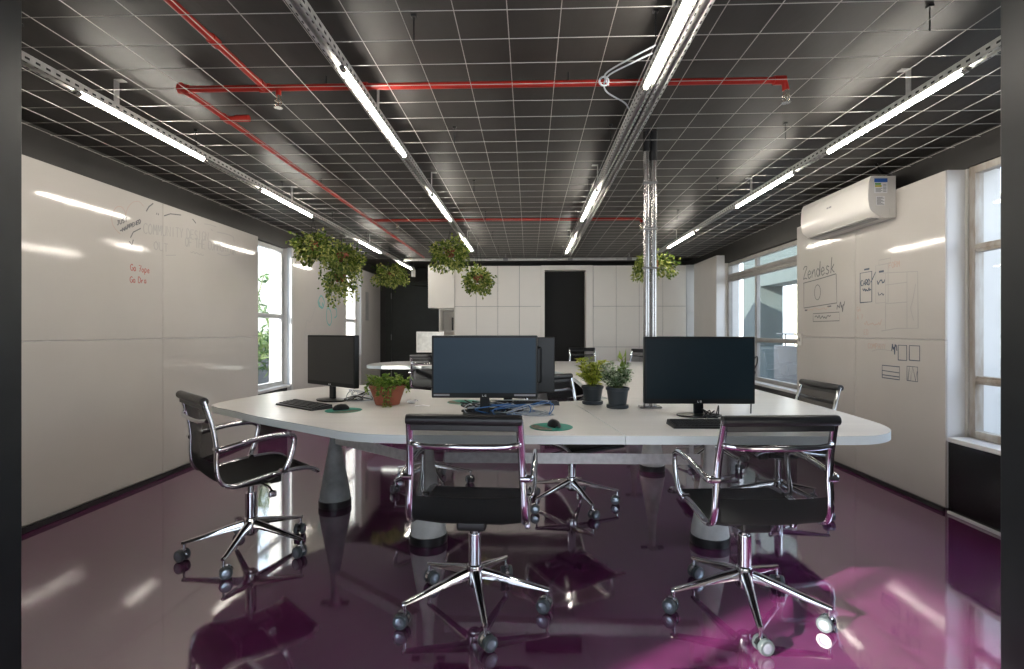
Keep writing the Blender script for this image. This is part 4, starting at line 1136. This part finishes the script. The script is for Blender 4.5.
def pot_plant(kind, label, loc, r, h, top, lm, seed, n, lsz):
    rn = random.Random(seed)
    t = thing('potted_plant', label, 'potted plant', loc)
    if kind == 'dark':
        G().lathe([(r * 0.94, 0), (r * 1.0, 0.004), (r * 1.0, 0.022), (r * 0.80, 0.024), (r * 0.80, 0.026), (r * 0.98, h * 0.86), (r * 1.07, h * 0.87), (r * 1.08, h), (r * 0.97, h), (r * 0.95, h * 0.9)], (0, 0, 0), 28).build('pot', M['potdark'], t)
    G().lathe([(r * 0.9, h * 0.84), (r * 0.95, h * 0.9), (0.01, h * 0.93)], (0, 0, 0), 20).build('soil', M['soil'], t)
    g = G(); sg = G()
    for k in range(n):
        a = rn.uniform(0, 2 * PI); tl = rn.uniform(0.1, 0.75)
        hgt = (top - h) * rn.uniform(0.35, 1.0)
        b = Vector((r * .5 * math.cos(a) * rn.random(), r * .5 * math.sin(a) * rn.random(), h * 0.9))
        e = b + Vector((math.cos(a) * tl * r * 1.7, math.sin(a) * tl * r * 1.7, hgt))
        pts = spline([b, (b + e) / 2 + Vector((rn.uniform(-.01, .01), rn.uniform(-.01, .01), .01)), e], 4)
        sg.tube(pts, 0.0018, 5)
        for i, p in enumerate(pts[2:]):
            for s in range(3):
                aa = rn.uniform(0, 2 * PI)
                leaf(g, p, (math.cos(aa), math.sin(aa), rn.uniform(-.1, .8)), (0, 0, 1), lsz * rn.uniform(.7, 1.25), lsz * .55, rn)
    sg.build('stems', M['stem'], t)
    g.build('foliage', M[lm], t, smooth=False)
    return t
pot_plant('dark', 'yellow green leafy plant in the left one of two dark pots', (0.435, 3.62, DZ), 0.071, 0.125, 0.315, 'leafyellow', 21, 30, 0.05)
p2 = pot_plant('dark', 'silvery green leafy plant in the right one of two dark pots', (0.575, 3.44, DZ), 0.071, 0.135, 0.30, 'leafpale', 22, 36, 0.04)
g = G(); rn = random.Random(5); sg = G()
sg.tube([(0.02, 0.01, 0.11), (0.025, 0.01, 0.22), (0.03, 0.0, 0.33)], 0.003, 6)
for k in range(11):
    a = rn.uniform(0, 2 * PI); z = 0.21 + k * 0.011
    leaf(g, (0.028, 0.003, z), (math.cos(a) * .6, math.sin(a) * .6, 1.0), (math.cos(a), math.sin(a), 0), 0.07, 0.032, rn)
g.build('tall_leaves', M['leaf'], p2, smooth=False); sg.build('tall_stem', M['stem'], p2)

t = thing('potted_plant', 'trailing green plant in a terracotta bowl on the left desk', 'potted plant', (-0.965, 3.56, DZ))
G().lathe([(0.078, 0), (0.082, 0.004), (0.086, 0.022), (0.088, 0.024), (0.096, 0.052), (0.098, 0.054), (0.108, 0.085), (0.118, 0.112), (0.124, 0.114), (0.125, 0.132), (0.114, 0.132), (0.108, 0.11)], (0, 0, 0), 32).build('pot', M['terracotta'], t)
G().lathe([(0.105, 0.10), (0.109, 0.112), (0.01, 0.12)], (0, 0, 0), 20).build('soil', M['soil'], t)
rn = random.Random(9); g = G(); sg = G()
for k in range(110):
    a = rn.uniform(0, 2 * PI); rr_ = rn.uniform(0, 0.135) ; 
    c = Vector((rr_ * math.cos(a), rr_ * math.sin(a), 0.13 + rn.uniform(0.0, 0.05) - 0.1 * max(0, rr_ - 0.11)))
    for s in range(4):
        leaf(g, c + rdir(rn) * 0.015, rdir(rn) + Vector((math.cos(a), math.sin(a), 0.2)), (0, 0, 1), 0.034 * rn.uniform(.7, 1.3), 0.024, rn)
for (a0, ln) in ((-1.45, 0.15), (-1.2, 0.13), (-1.35, 0.17), (-1.75, 0.07), (-2.6, 0.05), (0.2, 0.05)):
    x, y = 0.118 * math.cos(a0), 0.118 * math.sin(a0)
    pts = spline([(x * .6, y * .6, 0.125), (x * 1.02, y * 1.02, 0.145), (x * 1.18, y * 1.18, 0.12), (x * 1.16, y * 1.16, 0.14 - ln)], 6)
    pts = [Vector((p.x, p.y, max(p.z, 0.006))) for p in pts]
    sg.tube(pts, 0.0018, 5)
    for p in pts[5:]:
        for s in range(3): 
            leaf(g, p, rdir(rn) + Vector((math.cos(a0) * .5, math.sin(a0) * .5, 0.2)), (0, 0, 1), 0.026, 0.018, rn)
sg.build('stems', M['stem'], t); g.build('foliage', M['leaf'], t, smooth=False)

# ================================================================ OUTSIDE
struct(G().box((-9.0, -6, -0.2), (-3.46, 22, -0.05)).box((3.31, -6, -0.2), (9.0, 22, -0.05)), 'trim_4', M['terrace'], smooth=False)
tag(G().bbox((-4.75, 6.2, -0.05), (-4.60, 9.5, 1.02), 0.01).build('garden_wall', M['tile']), 'dark slate terrace wall outside the left windows', 'wall')
t = thing('neighbour_building', 'cream rendered building outside the left windows', 'building', (-8.2, 16, -0.05))
G().box((-0.5, -9, 0), (0.5, 9, 3.55)).build('wall', M['facade_yellow'], t, smooth=False)
G().box((0.5, -0.2, 0), (0.75, 0.6, 3.3)).build('pillar', M['facade_pale'], t, smooth=False)
for yy in (-6.5, -3, 1.5, 4):
    G().bbox((0.49, yy, 1.3), (0.54, yy + 0.9, 2.4), 0.01).build('window', M['facade_pale'], t)
t = thing('neighbour_building', 'grey green building with a square opening outside the large right window', 'building', (5.2, 0, -0.05))
g = G().box((0, 12.0, 0), (0.5, 12.95, 6)).box((0, 7.0, 2.3), (0.5, 12.0, 6)).box((0, 7.0, 0), (0.5, 12.0, 0.95))
g.build('wall', M['facade_green'], t, smooth=False)
t = thing('neighbour_building', 'cream facade with windows beyond the grey green building', 'building', (10.2, 15, -0.05))
G().box((-0.3, -7, 0), (0.3, 5, 4.2)).build('wall', M['facade_yellow'], t, smooth=False)
for yy in (-5, -2, 1): G().bbox((-0.33, yy, 2.0), (-0.29, yy + 0.9, 3.2), 0.01).build('window', M['facade_pale'], t)
t = thing('neighbour_building', 'pale blue and grey block outside the nearest right window', 'building', (5.6, 5.0, -0.05))
G().box((0.0, 1.79, 0), (0.13, 1.867, 6)).build('pillar', M['facade_pale'], t, smooth=False)
G().box((0.02, -2.5, 2.35), (0.9, 1.60, 2.92)).build('canopy', M['facade_green'], t, smooth=False)
t = thing('terrace_parapet', 'dark parapet with a thin rail outside the right windows', 'parapet', (4.35, 0, -0.05))
G().bbox((0, 1.0, 0), (0.12, 9.5, 1.05), 0.01).build('wall', M['tile'], t)
G().tube([(0.06, 1.0, 1.25), (0.06, 9.5, 1.25)], 0.016, 8).build('rail', M['post'], t)
for yy in (1.2, 3.2, 5.2, 7.2, 9.2): G().tube([(0.06, yy, 1.04), (0.06, yy, 1.25)], 0.012, 8).build('rail_post', M['post'], t)
for i, yy in enumerate((6.35, 6.75, 7.1)):
    o = thing('planter', 'small white planter on the terrace outside the large window, %s' % ['nearest', 'middle', 'farthest'][i], 'planter', (3.72, yy, -0.05), 0, 'white planters on the terrace')
    G().lathe([(0.09, 0.0), (0.10, 0.01), (0.12, 0.76), (0.13, 0.77), (0.13, 0.80), (0.11, 0.80)], (0, 0, 0), 16).build('pot', M['acwhite'], o)
    G().lathe([(0.10, 0.76), (0.11, 0.78), (0.01, 0.785)], (0, 0, 0), 12).build('soil', M['soil'], o)
def shrub(label, loc, h, r, n, seed, lsz=0.13):
    rn = random.Random(seed)
    t = thing('shrub', label, 'shrub', loc)
    g = G(); sg = G()
    for k in range(n):
        a = rn.uniform(0, 2 * PI); q = rn.uniform(0.2, 1) * r
        e = Vector((q * math.cos(a), q * math.sin(a), h * rn.uniform(0.45, 1.0)))
        pts = spline([(0.05 * math.cos(a), 0.05 * math.sin(a), 0), (e.x * .3, e.y * .3, e.z * .6), e], 5)
        sg.tube(pts, 0.007, 5)
        for p in pts[4:]:
            for s in range(5):
                leaf(g, p, rdir(rn) + Vector((0, 0, .2)), rdir(rn), lsz * rn.uniform(.7, 1.3), lsz * .28, rn)
    sg.build('stems', M['stem'], t); g.build('foliage', M['leafout'], t, smooth=False)
shrub('tall leafy shrub outside the nearest left window', (-4.05, 7.35, -0.05), 2.25, 0.38, 30, 41)
shrub('shrub beside the tall one outside the nearest left window', (-3.95, 8.25, -0.05), 1.7, 0.35, 24, 42)
shrub('leafy shrub outside the second left window', (-4.0, 10.6, -0.05), 2.4, 0.45, 34, 43)
shrub('low shrub beyond the parapet outside the nearest right window', (4.95, 4.6, -0.05), 1.75, 0.5, 26, 44)
